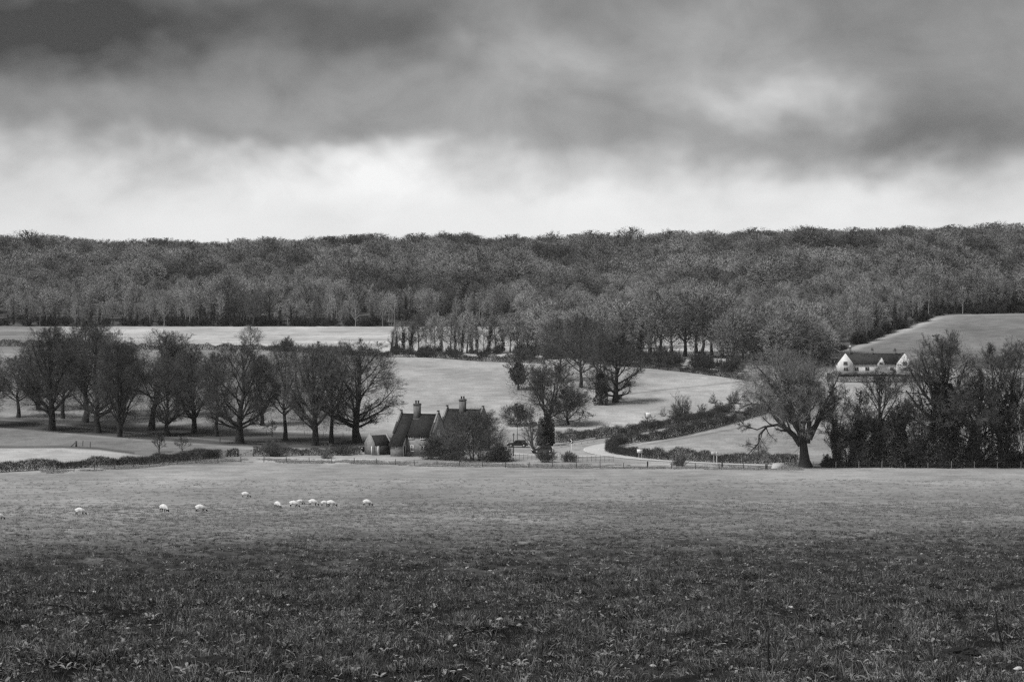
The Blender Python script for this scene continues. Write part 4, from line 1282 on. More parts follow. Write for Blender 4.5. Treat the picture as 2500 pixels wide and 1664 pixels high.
def make_shed(loc, rz, label):
    o = thing('shed', label, 'shed', loc, rz)
    L, hw, eh, rh = 3.5, 1.9, 2.0, 3.7
    g = Geo(); g.box((L / 2, 0, eh / 2 - .15), (L, 2 * hw - .06, eh + .3)); link('wall', g, M_WALL, o)
    for x0, x1 in ((-.2, .02), (L - .02, L + .2)):
        prof = [(-hw, -.3), (hw, -.3), (hw, eh), (hw + .12, eh + .1), (.12, rh + .35), (-.12, rh + .35), (-hw - .12, eh + .1), (-hw, eh)]
        n = len(prof); g = Geo()
        V = [(x0, p, q) for p, q in prof] + [(x1, p, q) for p, q in prof] + [(x0, 0, eh), (x1, 0, eh)]
        g.add(V, [[i, (i + 1) % n, n + (i + 1) % n, n + i] for i in range(n)], [[2 * n, (i + 1) % n, i] for i in range(n)] + [[2 * n + 1, n + i, n + (i + 1) % n] for i in range(n)])
        link('gable_wall', g, M_WALL, o)
    sl = (rh - eh) / hw; g = Geo()
    g.slab([(.03, -hw - .2, eh - .2 * sl), (L - .03, -hw - .2, eh - .2 * sl), (L - .03, 0, rh), (.03, 0, rh)], .12)
    g.slab([(.03, hw + .2, eh - .2 * sl), (.03, 0, rh), (L - .03, 0, rh), (L - .03, hw + .2, eh - .2 * sl)], .12)
    link('roof', g, M_ROOF, o)
    g = Geo(); g.box((2.05, -hw - .03, .9), (2.2, .06, 1.8)); d = link('garage_door', g, M_DOOR, o)
    g = Geo(); g.box((.62, -hw - .06, .92), (.42, .12, 1.9)); link('door_post', g, M_WHITE, d)
    g = Geo(); g.box((3.22, -hw - .06, .92), (.12, .12, 1.9)); link('door_post', g, M_COPE, d)
    g = Geo(); g.box((-.22, -.9, .8), (.06, .22, 1.7)); link('gable_post', g, M_WHITE, o)
    return o


def shed_at(px, py_base, D, rz, label):
    x = (px - CX) / F * D
    return make_shed((x, D, -(py_base - HY) / F * D), rz, label)


shed_at(904, 1108.5, 413.0, R(34), 'small gabled brick shed with white door post beside the cottage')


# ------------------------------------------------------------------ white house
def make_white_house(px0, px1, py_ridge, py_base, D):
    x0 = (px0 - CX) / F * D; x1 = (px1 - CX) / F * D
    zb = -(py_base - HY) / F * D - .6
    o = thing('white_house', 'long white house with two gabled wings and dark roof among the trees', 'house', ((x0 + x1) / 2, D, zb), 0)
    W = x1 - x0; rh = (py_base - py_ridge) / F * D + .6
    eh = rh - 2.75; gw = 2.15
    g = Geo(); g.box((0, 1.6, eh / 2), (W + 2, 5.0, eh)); link('wall', g, M_RENDER, o)
    # main roof
    g = Geo(); dp = 2.9
    g.slab([(-W / 2 - .6, 1.6 - dp, eh - .1), (W / 2 + .6, 1.6 - dp, eh - .1), (W / 2 + .6, 1.6, rh), (-W / 2 - .6, 1.6, rh)], .15)
    g.slab([(-W / 2 - .6, 1.6 + dp, eh - .1), (-W / 2 - .6, 1.6, rh), (W / 2 + .6, 1.6, rh), (W / 2 + .6, 1.6 + dp, eh - .1)], .15)
    link('roof', g, M_ROOF2, o)
    # gabled wings towards the valley
    for sx in (-1, 1):
        cx = sx * W / 2
        g = Geo(); g.prism([(cx - gw, 0), (cx + gw, 0), (cx + gw, eh), (cx, rh + .05), (cx - gw, eh)], -2.2, 1.4)
        wg = link('gable_wing', g, M_RENDER, o)
        g = Geo(); s2 = (rh + .05 - eh) / gw; ov = .22
        for q in (-1, 1):
            g.slab([(cx + q * (gw + ov), -2.12, eh - ov * s2 + .1), (cx, -2.12, rh + .16), (cx, 1.5, rh + .16), (cx + q * (gw + ov), 1.5, eh - ov * s2 + .1)], .1)
        link('wing_roof', g, M_ROOF2, wg)
        window(o, (cx, -2.23, eh + .05), 1.15, .95, 0, 3, frame=mat('grey_window_frame', .35, .6))
        window(o, (cx + .2, -2.23, 1.45), 1.3, 1.1, 0, 3, frame=mat('grey_window_frame', .35, .6))
    # small half dormer in the middle
    cx = W * .11
    g = Geo(); g.prism([(cx - .95, eh - .9), (cx + .95, eh - .9), (cx + .95, eh + .35), (cx, eh + 1.95), (cx - .95, eh + .35)], -1.5, .6)
    dm = link('dormer', g, M_RENDER, o)
    g = Geo()
    for q in (-1, 1):
        g.slab([(cx + q * 1.1, -1.62, eh + .2), (cx, -1.62, eh + 2.06), (cx, 1.0, eh + 2.06), (cx + q * 1.1, 1.0, eh + .2)], .08)
    link('dormer_roof', g, M_ROOF2, dm)
    window(o, (cx, -1.53, eh - .05), 1.0, .8, 0, 2, frame=mat('grey_window_frame', .35, .6))
    for q in (-.3, -.12, .3):
        window(o, (q * W, -.93, 1.5), 1.1, 1.1, 0, 2, frame=mat('grey_window_frame', .35, .6))
    for f, h, w_ in ((-.385, 1.9, .62), (-.01, 1.2, .55), (.375, 1.1, .7)):
        g = Geo(); g.box((f * W, 1.5, rh + h / 2 - .6), (w_, .6, h + .6)); g.box((f * W, 1.5, rh + h - .25), (w_ + .15, .75, .15))
        c = link('chimney', g, M_CHIM, o)
        for dx in (-.15, .15):
            g = Geo(); g.tubes(np.array([[(f * W + dx, 1.5, rh + h - .3), (f * W + dx, 1.5, rh + h + .25)]]), np.array([[.13, .11]]), 7)
            link('chimney_pot', g, M_WHITE if f < -.3 else M_POT, c)
    return o


make_white_house(2061, 2205, 862, 908, 588.0)
shrub_px(304, 2118, 916, 22, 30, 'upright bare bush before the middle of the white house', n1=24, n2=6, n3=6, tw=.05)
shrub_px(305, 2185, 918, 22, 24, 'small bare bush at the corner of the right wing', n1=22, n2=6, n3=6, tw=.05)
shrub_px(301, 2140, 917, 34, 26, 'bare bush in front of the white house middle', n1=24, n2=6, n3=5, tw=.05)
shrub_px(302, 2170, 917, 26, 30, 'dark bush before the right wing of the white house', n1=26, n2=6, n3=6, tw=.06)
shrub_px(303, 2100, 917, 30, 20, 'low bush before the left wing of the white house', n1=24, n2=6, n3=5, tw=.05)


# ------------------------------------------------------------------ vehicles
M_CARD = mat('black_car_paint', 0.012, .12, .1, 1, spec=.7)
M_CARG = mat('dark_grey_car_paint', 0.03, .18, .1, 1, spec=.6)
M_TYRE = mat('tyre_rubber', 0.02, .9, .1, 4)
M_RIM = mat('wheel_rim', .45, .3, .1, 4, spec=.6)
M_LAMP = mat('lamp_glass', .85, .1, .05, 4, spec=.8)


def make_car(loc, rz, label, paint, kind='suv'):
    """car pointing along -x"""
    o = thing('parked_car', label, 'car', loc, rz)
    hb = 1.75 if kind == 'suv' else 1.45
    sill, belt = .35, .98 if kind == 'suv' else .85
    L = 2.15
    prof = [(-L, sill + .1), (-L + .05, belt - .18), (-L + .25, belt - .05), (-L + 1.05, belt + .03), (L - .15, belt + .05), (L, belt - .2), (L, sill)]
    def hull(poly, ys, inset):
        bm = bmesh.new(); rings = []
        for y, ins in zip(ys, inset):
            c = np.mean(poly, 0)
            rings.append([bm.verts.new((c[0] + (p[0] - c[0]) * ins, y, c[1] + (p[1] - c[1]) * ins)) for p in poly])
        for a_, b_ in zip(rings[:-1], rings[1:]):
            for i in range(len(poly)):
                j = (i + 1) % len(poly)
                bm.faces.new((a_[i], a_[j], b_[j], b_[i]))
        bm.faces.new(rings[0]); bm.faces.new(rings[-1][::-1])
        bmesh.ops.recalc_face_normals(bm, faces=bm.faces)
        me = bpy.data.meshes.new('hull'); bm.to_mesh(me); bm.free()
        return me
    link('body', hull(prof + [(-L, sill)], (-.88, -.80, .80, .88), (.95, 1, 1, .95)), paint, o)
    cab = [(-1.05, belt), (-.45, hb - .05), (-.1, hb), (1.6, hb - .02), (2.0 if kind == 'suv' else 1.75, belt)]
    cb = link('cabin', hull(cab, (-.74, -.66, .66, .74), (.9, 1, 1, .9)), paint, o)
    for sgn in (-1, 1):
        g = Geo(); y = sgn * .752
        for (a_, b_, c_, d_) in ((-.85, -.02, -.38, -.02), (.06, .85, .06, .85), (.93, 1.75, .93, 1.5)):
            zb, zt = belt + .06, hb - .12
            V = [(a_, y, zb), (b_, y, zb), (d_, y * .97, zt), (c_, y * .97, zt)]
            V += [(p[0], p[1] - sgn * .03, p[2]) for p in V]
            g.add(V, [[0, 1, 2, 3], [7, 6, 5, 4], [0, 4, 5, 1], [1, 5, 6, 2], [2, 6, 7, 3], [3, 7, 4, 0]])
        link('side_glass', g, M_GLASS, cb)
        g = Geo(); g.box((-L + .06, sgn * .62, belt - .2), (.12, .36, .2)); link('headlight', g, M_LAMP, o)
        g = Geo(); g.box((L - .02, sgn * .66, belt - .1), (.08, .2, .3)); link('tail_light', g, M_RIM, o)
        for x in (-1.32, 1.32):
            g = Geo(); g.tubes(np.array([[(x, sgn * .66, .34), (x, sgn * .70, .34), (x, sgn * .88, .34), (x, sgn * .92, .34)]]), np.array([[.01, .34, .34, .24]]), 14)
            wh = link('wheel', g, M_TYRE, o)
            g = Geo(); g.tubes(np.array([[(x, sgn * .885, .34), (x, sgn * .93, .34), (x, sgn * .931, .34)]]), np.array([[.2, .18, .01]]), 12)
            link('rim', g, M_RIM, wh)
    g = Geo(); g.slab([(-1.02, -.62, belt + .05), (-.50, -.58, hb - .10), (-.50, .58, hb - .10), (-1.02, .62, belt + .05)], .02)
    link('windscreen', g, M_GLASS, cb)
    g = Geo(); g.box((-L - .02, 0, sill + .12), (.1, 1.6, .2)); link('bumper', g, M_TYRE, o)
    g = Geo(); g.box((-L - .075, 0, sill + .14), (.02, .5, .11)); link('number_plate', g, M_WHITE, o)
    return o


p = hit(893, 1103); make_car(p + np.array([.9, 1.2, 0]), R(25), 'dark parked car tucked behind the small shed', M_CARD)
p = hit(1325, 1106); make_car(p + np.array([0, .3, .05]), R(8), 'dark low parked car beside the lane below the evergreen bush', M_CARG, 'saloon')
p = hit(1264, 1091); make_car(p, R(-5), 'dark car parked behind the two slim posts near the big bush', M_CARD, 'saloon')

# ------------------------------------------------------------------ fences, gates, rails
M_WOOD = mat('weathered_wood', 0.085, .9, .35, 3, aniso=(4, 4, 1))
M_WOODP = mat('bleached_wood', 0.26, .9, .3, 3)
M_WIRE = mat('fence_wire', 0.08, .6, .1, 3)
M_IRON = mat('black_iron', 0.03, .6, .2, 5)
M_SIGN = mat('grey_sign_back', 0.45, .5, .1, 3)
M_BLACK = mat('black_sign_face', 0.015, .5, .05, 3)
M_SWHITE = mat('white_sign_face', 0.82, .5, .05, 3)


def along(line, spacing):
    L = smooth_line(line, .5); tl = np.concatenate([[0], np.cumsum(np.linalg.norm(np.diff(L, axis=0), axis=1))])
    s = np.arange(0, tl[-1], spacing)
    return np.stack([np.interp(s, tl, L[:, 0]), np.interp(s, tl, L[:, 1])], -1)


def post_fence(name, label, line, spacing, h, wd, wires, post_mat, rnd=0.0, flat_top=True, wr=.012, seed=0):
    rr = random.Random(seed)
    pts = along(line, spacing)
    o0 = np.array([pts[0][0], pts[0][1], float(GZ(*pts[0]))])
    o = thing(name, label, 'fence', o0)
    protos = []
    for k in range(3):
        g = Geo(); hh = h * (1 + rr.uniform(-rnd, rnd))
        g.tubes(np.array([[(0, 0, -.3), (rr.uniform(-.03, .03), 0, hh * .5), (rr.uniform(-.06, .06) * rnd * 5, 0, hh)], ]), np.array([[wd / 2, wd / 2, wd / 2 * .92]]), 6)
        g.add([(q[0], q[1], q[2]) for q in g.V[0][-6:]], None, [[0, i, i + 1] for i in range(1, 5)])
        me = g.mesh('post'); me.materials.append(post_mat); protos.append(me)
    for q in pts:
        c = bpy.data.objects.new('post', protos[rr.randrange(3)]); col.objects.link(c); c.parent = o
        c.location = np.array([q[0], q[1], float(GZ(*q))]) - o0
        c.rotation_euler = (rr.gauss(0, rnd * .25), rr.gauss(0, rnd * .35), rr.uniform(0, 6))
    Z = GZ(pts[:, 0], pts[:, 1])
    for wz in wires:
        g = Geo(); P = np.stack([pts[:, 0], pts[:, 1], Z + wz], -1) - o0
        g.tubes(P[None], np.full((1, len(P)), wr), 4)
        link('wire' if wr < .02 else 'rail', g, M_WIRE if wr < .02 else post_mat, o)
    return o


post_fence('wire_fence', 'post and wire fence along the valley edge of the sheep pasture', px_line([(130, 1154), (330, 1142), (454, 1131), (600, 1128), (900, 1132), (1027, 1137), (1300, 1142), (1500, 1143), (1700, 1144.5), (1890, 1146)]), 4.2, 1.15, .13, (.35, .7, 1.05), M_WOOD, .12, seed=4)
post_fence('estate_railing', 'thin iron estate railing in front of the lane and road bend', px_line([(1258, 1121), (1350, 1124), (1420, 1126), (1500, 1128)]), .85, 1.15, .05, (.3, .6, .9, 1.12), M_IRON, .05, wr=.014, seed=5)
post_fence('wire_fence', 'post and wire fence at the top of the lane field beside the low tree', px_line([(1374, 1040), (1420, 1042), (1460, 1041)]), 2.7, 1.3, .14, (.5, .9), M_WOODP, .15, seed=6)
post_fence('wire_fence', 'thin fence under the row of park trees', px_line([(480, 1052), (600, 1058), (720, 1062), (860, 1066)]), 4.5, 1.1, .10, (.5, 1.0), M_WOOD, .1, seed=7)
post_fence('wire_fence', 'post and wire fence at the foot of the ivy clad trees', px_line([(1985, 1143), (2130, 1143.5), (2300, 1144), (2500, 1144), (2580, 1144)]), 4.0, 1.2, .11, (.4, .8, 1.1), M_WOODP, .12, seed=8)


def guard_rail():
    pts = px_line([(1352, 1093.5), (1390, 1088), (1430, 1081.5), (1456, 1076.5)])
    q = along(pts, .5); o0 = np.array([q[0][0], q[0][1], float(GZ(*q[0]))])
    o = thing('guard_rail', 'pale metal guard rail on short posts behind the chevron sign', 'guard rail', o0)
    Z = GZ(q[:, 0], q[:, 1])
    P = np.stack([q[:, 0], q[:, 1], Z + .68], -1) - o0
    d = np.gradient(q, axis=0); d /= np.linalg.norm(d, axis=1, keepdims=True); nn = np.stack([-d[:, 1], d[:, 0]], -1)
    g = Geo(); n = len(P); prof = [(0, -.17), (-.06, -.10), (0, 0), (-.06, .10), (0, .17), (.02, .17), (.02, -.17)]
    V = np.stack([P + np.concatenate([nn * a, np.full((n, 1), b)], 1) for a, b in prof], 1)
    m = len(prof); idx = np.arange(n * m).reshape(n, m)
    g.add(V.reshape(-1, 3), np.stack([idx[:-1], np.roll(idx[:-1], -1, 1), np.roll(idx[1:], -1, 1), idx[1:]], -1).reshape(-1, 4))
    link('beam', g, M_SWHITE, o)
    g0 = Geo(); g0.box((0, .08, .3), (.12, .1, 1.0)); me = g0.mesh('post'); me.materials.append(M_SIGN)
    for k in range(0, n, 6):
        c = bpy.data.objects.new('post', me); col.objects.link(c); c.parent = o
        c.location = np.array([q[k][0], q[k][1], Z[k]]) - o0
    return o


guard_rail()


def field_gate(px, py, D_w, label):
    p = hit(px, py)
    o = thing('field_gate', label, 'gate', p)
    w_, h = D_w, 1.2
    for k in range(5):
        g = Geo(); g.box((0, 0, .22 + k * (h - .2) / 4), (w_, .05, .10)); link('rail', g, M_WOODP, o)
    for x in (-w_ / 2 + .05, w_ / 2 - .05, 0):
        g = Geo(); g.box((x, -.04, .2 + (h - .2) / 2), (.09, .04, h)); link('upright', g, M_WOODP, o)
    g = Geo(); g.box((0, .045, .2 + (h - .2) / 2), (math.hypot(w_, h) * .93, .035, .08), ry=-math.atan2(h - .2, w_)); link('brace', g, M_WOODP, o)
    for x in (-w_ / 2 - .16, w_ / 2 + .16):
        g = Geo(); g.box((x, 0, .55), (.22, .22, 1.75)); g.box((x, 0, 1.45), (.16, .16, .08)); link('gate_post', g, M_WOOD, o)
    return o


field_gate(600, 1113.5, 2.7, 'five barred wooden field gate below the big spreading tree')
field_gate(542, 1115.0, 1.7, 'narrow barred gate at the end of the long hedge')
p = hit(186, 1090)
o = thing('braced_gate_post', 'stout wooden post with slanting brace on the grass bank', 'post', p)
g = Geo(); g.box((0, 0, .45), (.34, .3, 1.5)); link('post', g, M_WOOD, o)
g = Geo(); g.box((-.55, 0, .5), (1.5, .14, .16), ry=-.75); link('brace', g, M_WOOD, o)
for px, lab in ((202, 'plain thin wooden post next to the braced post'), (220, 'thin leaning post farthest from the braced post'), (315, 'short dark stump post below the vase shaped tree'), (537, 'short dark post beside the pale path')):
    p = hit(px, {202: 1088, 220: 1091, 315: 1071, 537: 1079}[px])
    g = Geo(); g.tubes(np.array([[(0, 0, -.2), (.02, 0, .5), (.05, .02, 1.05), (.05, .02, 1.1)]]), np.array([[.09, .085, .08, .01]]), 7)
    tag(link('wooden_post', g, M_WOOD, None, p), lab, 'post')
for px, py, lab in ((1581, 1139, 'short black post on the verge near the paired signs'), (1763, 1141, 'black post on the verge beyond the narrow sign'), (1870, 1146, 'dark stout post beside the white slatted board')):
    p = hit(px, py)
    g = Geo(); g.tubes(np.array([[(0, 0, -.2), (0, 0, .9), (0, 0, 1.0), (0, 0, 1.02)]]), np.array([[.13, .12, .09, .01]]), 8)
    tag(link('wooden_post', g, M_IRON, None, p), lab, 'post')

# ------------------------------------------------------------------ signs
def sign(px, py, label, build, name='road_sign'):
    p = hit(px, py); o = thing(name, label, 'sign', p)
    build(o); return o


def pole(o, x, h, r=.04, m=None):
    g = Geo(); g.tubes(np.array([[(x, 0, -.3), (x, 0, h), (x, 0, h + .005)]]), np.array([[r, r, .005]]), 8); link('pole', g, m or M_SIGN, o)


def b_chev(o):
    pole(o, 0, 2.1, .045, M_SWHITE)
    g = Geo(); g.box((0, -.06, 1.85), (.72, .03, .78)); pn = link('panel', g, M_BLACK, o)
    g = Geo()
    for sg in (1, -1):
        a = [(-.26, sg * .35), (-.02, sg * .35), (.27, 0), (.03, 0)]
        V = [(x, -.079, 1.85 + z) for x, z in a] + [(x, -.084, 1.85 + z) for x, z in a]
        g.add(V, [[0, 1, 2, 3], [7, 6, 5, 4], [0, 4, 5, 1], [1, 5, 6, 2], [2, 6, 7, 3], [3, 7, 4, 0]])
    link('chevron', g, M_SWHITE, pn)


sign(1395, 1099, 'black board with one white chevron on a pale post at the bend', b_chev)


def b_board(o):
    pole(o, 0, 2.75, .05)
    g = Geo(); g.box((0, -.06, 3.05), (1.18, .04, 1.1)); pn = link('panel', g, M_SWHITE, o)
    for z, wd in ((3.37, .8), (3.15, .95), (3.05, .4), (2.81, .7)):
        g = Geo(); g.box((-.05, -.083, z), (wd, .006, .045)); link('text_line', g, M_SIGN, pn)


sign(1583, 1046, 'white notice board on one post above the road hedge', b_board, 'notice_board')


def b_pair(o):
    for x, rz_, m in ((-.12, 0, M_SWHITE), (.36, R(38), M_SIGN)):
        g = Geo(); g.box((0, 0, 0), (1.0 if x < 0 else .8, .04, .68)); link('panel', g, m, o, (x, -.06 if x < 0 else .1, 1.45), rz_)
    pole(o, -.25, 1.5); pole(o, .28, 1.5)


sign(1563, 1119, 'pair of pale sign panels on two posts by the road bend', b_pair)


def b_back(o):
    pole(o, .05, 1.9)
    g = Geo(); g.box((0, -.06, 2.0), (.95, .04, .58)); link('panel', g, M_SIGN, o)


sign(1742, 1133, 'grey backed rectangular sign in front of the tall road hedge', b_back)


def b_edge(o):
    pole(o, 0, 1.6, .04, M_SWHITE)
    g = Geo()
    a = np.linspace(0, 2 * math.pi, 17)[:-1]
    V = [(0, math.cos(q) * .36, 2.0 + math.sin(q) * .36) for q in a] + [(.05, math.cos(q) * .36, 2.0 + math.sin(q) * .36) for q in a]
    n = 16
    g.add(V, [[i, (i + 1) % n, n + (i + 1) % n, n + i] for i in range(n)], [[0, i + 1, i] for i in range(1, n - 1)] + [[n, n + i, n + i + 1] for i in range(1, n - 1)])
    link('disc', g, M_SWHITE, o, (0, 0, 0), R(-22))


sign(1750, 1133, 'round white sign turned almost edge on beside the grey backed sign', b_edge)
# slim posts by the lane
p = hit(1254, 1111)
o = thing('slim_post', 'tall slim dark post with a short crosspiece beside the huge bush', 'post', p)
g = Geo(); g.tubes(np.array([[(0, 0, -.2), (0, 0, 1.2), (0, 0, 4.1)]]), np.array([[.12, .09, .07]]), 7); link('shaft', g, M_IRON, o)
g = Geo(); g.box((0, 0, 4.05), (.55, .12, .12)); g.box((0, 0, 4.2), (.16, .16, .22)); link('crosspiece', g, M_IRON, o)
p = hit(1263, 1072)
o = thing('lamp_post', 'slim dark lamp post with small lantern behind the lane', 'lamp post', p)
g = Geo(); g.tubes(np.array([[(0, 0, -.2), (0, 0, .8), (0, 0, 2.6)]]), np.array([[.09, .06, .05]]), 7); link('shaft', g, M_IRON, o)
g = Geo(); g.tubes(np.array([[(0, 0, 2.55), (0, 0, 2.6), (0, 0, 2.9), (0, 0, 2.95), (0, 0, 3.1)]]), np.array([[.04, .12, .17, .2, .02]]), 6); link('lantern', g, M_IRON, o)
p = hit(1350, 1110)
o = thing('marker_post', 'pale marker post at the near end of the guard rail', 'post', p)
g = Geo(); g.box((0, 0, .55), (.12, .12, 1.4)); link('shaft', g, M_SIGN, o)
g = Geo(); g.box((0, 0, 1.35), (.2, .2, .25)); link('cap', g, M_SWHITE, o)
# white slatted board by the oak
p = hit(1897, 1145)
o = thing('slatted_board', 'white slatted board propped at the field edge near the great oak', 'board', p)
for k in range(5):
    w_ = 2.05 - (.75 if k == 0 else .35 if k == 1 else 0)
    g = Geo(); g.box((-1.0 + w_ / 2 + .06 * k, 0, .22 + k * .19), (w_, .05, .165), rz=0, ry=R(-1.5)); link('plank', g, M_SWHITE, o)
g = Geo(); g.box((-.75, .06, .5), (.09, .06, 1.05)); g.box((.75, .06, .6), (.09, .06, .9)); link('batten', g, M_WOODP, o)
g = Geo(); a = np.linspace(0, 2 * math.pi, 15)
g.tubes(np.stack([1.0 + .3 * np.cos(a), np.full(15, .08), .42 + .3 * np.sin(a)], -1)[None], np.full((1, 15), .035), 5); link('hoop', g, M_SIGN, o)
p = hit(1846, 1146)

# ------------------------------------------------------------------ sheep
M_FLEECE = mat('white_fleece', 0.70, 1.0, .22, 5, bump=.5, bump_scale=30)
M_FACE = mat('dark_face_wool', 0.02, .9, .2, 6)


def make_sheep_mesh(seed, head_turn=0.0, stride=0.0, fat=1.0):
    """grazing sheep facing +x: one skin over a skeleton"""
    rng = np.random.default_rng(seed)
    V = []; E = []; rad = []
    def v(p, r):
        V.append(p); rad.append(r); return len(V) - 1
    pel = v((-.42, 0, .62), (.25 * fat, .27)); 
    b1 = v((-.18, 0, .65), (.30 * fat, .31)); b2 = v((.10, 0, .64), (.30 * fat, .31)); b3 = v((.34, 0, .61), (.25 * fat, .27))
    rump = v((-.56, 0, .60), (.17, .18)); tail = v((-.64, 0, .46), (.05, .05))
    nk = v((.53, head_turn * .08, .45), (.15, .16)); nk2 = v((.64, head_turn * .16, .29), (.10, .11)); hd = v((.71, head_turn * .22, .20), (.085, .09)); mz = v((.80, head_turn * .27, .07), (.055, .06))
    E += [(pel, b1), (b1, b2), (b2, b3), (pel, rump), (rump, tail), (b3, nk), (nk, nk2), (nk2, hd), (hd, mz)]
    for x, root, s in ((-.44, pel, 1), (.30, b3, -1)):
        for y in (-1, 1):
            st = stride * y * s
            h = v((x, y * .15, .44), (.11, .11))
            k = v((x + (-.05 if x < 0 else .01) + st * .5, y * .145, .22), (.042, .042))
            f = v((x + st, y * .14, .02), (.036, .036))
            E += [(root, h), (h, k), (k, f)]
    for y in (-1, 1):
        e = v((.64, head_turn * .2 + y * .15, .24), (.03, .02)); E.append((hd, e))
    me = bpy.data.meshes.new('sheep_skeleton'); me.from_pydata(V, E, [])
    ob = bpy.data.objects.new('sheep_skeleton', me); col.objects.link(ob)
    ob.modifiers.new('skin', 'SKIN')
    ly = me.skin_vertices[0] if me.skin_vertices else None
    if ly is None:
        bpy.context.view_layer.objects.active = ob
        me.skin_vertices.new() if hasattr(me.skin_vertices, 'new') else None
        ly = me.skin_vertices[0]
    for i, r in enumerate(rad):
        ly.data[i].radius = r
        ly.data[i].use_root = (i == 0)
    sd = ob.modifiers.new('sub', 'SUBSURF'); sd.levels = 2; sd.render_levels = 2
    dg = bpy.context.evaluated_depsgraph_get()
    out = bpy.data.meshes.new_from_object(ob.evaluated_get(dg))
    bpy.data.objects.remove(ob); 
    co = np.zeros(len(out.vertices) * 3, np.float32); out.vertices.foreach_get('co', co); co = co.reshape(-1, 3)
    # woolly lumps on the fleece only
    wool = sstep(co[:, 2], .36, .5) * (1 - sstep(co[:, 0], .52, .62))
    n = (vnoise(co[:, 0] * 11 + 5, co[:, 2] * 11 + co[:, 1] * 7, seed) - .5) * .05
    c = np.array([0, 0, .6])
    d = nrmz(co - np.stack([co[:, 0], np.zeros(len(co)), np.full(len(co), .6)], -1))
    co = co + d * (n * wool)[:, None]
    out.vertices.foreach_set('co', co.astype(np.float32).ravel())
    out.materials.clear()
    out.materials.append(M_FLEECE); out.materials.append(M_FACE)
    for p in out.polygons:
        c = p.center
        dark = (c.z < .37 and c.x < .5) or (c.x > .60 and c.z < .33)
        p.material_index = 1 if dark else 0
        p.use_smooth = True
    out.name = 'sheep'
    return out


SH = [make_sheep_mesh(1, .3, .05), make_sheep_mesh(2, -.4, .10, 1.08), make_sheep_mesh(3, .1, -.07, .95)]
SHEEP = [(-2, 1268, 24, 0, 0, 'sheep only half in view beyond the lone dark legged sheep'), (196, 1256, 26, 1, 5, 'lone sheep with greyish fleece and dark legs set apart from the flock'),
         (400, 1249, 21, 0, -42, 'sheep half turned away grazing beside the walking sheep'), (490, 1249, 27, 1, 8, 'sheep grazing broadside next to the half turned one'),
         (600, 1214, 21, 2, -6, 'sheep standing alone farthest from the rough grass'), (678, 1239, 17, 0, -52, 'small rear facing sheep at the end of the cluster'),
         (718, 1238, 24, 2, -14, 'sheep with lowered white head overlapping a darker legged one'), (734, 1232, 19, 0, 20, 'dark faced sheep partly behind the white headed one'),
         (765, 1234, 24, 1, -10, 'plump sheep standing in the middle of the cluster'), (793, 1235, 20, 0, 4, 'sheep whose front is hidden by its neighbour'),
         (809, 1236, 23, 2, -12, 'sheep grazing in front of the half hidden one'), (897, 1234, 23, 1, -8, 'last sheep standing alone towards the cottage')]
for px, py, ln, v_, rz, lab in SHEEP:
    p = hit(px, py); k = ln * p[1] / F / 1.33
    k = min(max(k / max(.72, abs(math.cos(R(rz)))), .75), 1.05)
    o = link('sheep', SH[v_], None, None, p, R(rz)); o.scale = (k, k, k)
    tag(o, lab, 'sheep')

# --- a bird over the ridge
g = Geo()
g.tubes(np.array([[(-.32, 0, 0), (-.15, 0, .01), (.1, 0, .02), (.25, 0, .03), (.36, 0, .02)]]), np.array([[.02, .07, .09, .06, .01]]), 7)
for sg in (-1, 1):
    a = np.array([(.15, sg * .05, .03), (-.12, sg * .05, .02), (-.1, sg * .45, .16), (.12, sg * .45, .18), (-.22, sg * .95, .02), (-.10, sg * .98, .02)])
    g.add(np.concatenate([a, a - np.array([0, 0, .012])]), [[0, 1, 2, 3], [3, 2, 4, 5], [6, 9, 8, 7], [9, 11, 10, 8]])
g.add([(-.3, -.03, 0), (-.3, .03, 0), (-.55, .10, .0), (-.55, -.10, 0)], [[0, 1, 2, 3]])
bo = link('bird', g, M_IRON, None, ((2001 - CX) / F * 700, 700, -(556 - HY) / F * 700), R(110))
bo.rotation_euler[1] = R(18)
bo.rotation_euler[0] = R(-20)
tag(bo, 'single dark bird flying above the wooded skyline', 'bird')

# ------------------------------------------------------------------ grass and litter of the near field
rg = np.random.default_rng(17)
M_GR = [mat('grass_blades', .058, .8, .35, 4, objvar=.45), mat('dead_grass_blades', .22, .9, .3, 4, objvar=.4), mat('weed_leaves', .20, .7, .35, 5, objvar=.45), mat('flint_stones', .42, .7, .3, 6, objvar=.35), mat('dark_soil', .022, 1.0, .4, 5)]


def tuft(seed, n, h, spread, w_, droop=.5):
    r = np.random.default_rng(seed); G = Geo()
    a = r.uniform(0, 6.28, n); S = np.stack([np.cos(a), np.sin(a), np.zeros(n)], -1) * (r.uniform(0, 1, (n, 1)) ** .5) * spread
    out = np.stack([np.cos(a), np.sin(a), np.zeros(n)], -1) * r.uniform(.1, .9, (n, 1)) + np.array([0, 0, 1.0]) + r.normal(size=(n, 3)) * .25
    L = h * r.uniform(.6, 1.2, n)
    k = 3; P = np.zeros((n, k, 3)); P[:, 0] = S; d = nrmz(out)
    for i in range(1, k):
        d = nrmz(d + np.array([0, 0, -droop * .5]) * i * .6 + r.normal(size=(n, 3)) * .1)
        P[:, i] = P[:, i - 1] + d * (L / (k - 1))[:, None]
    G.ribbons(P, np.full(n, w_), r)
    return G.mesh('tuft')


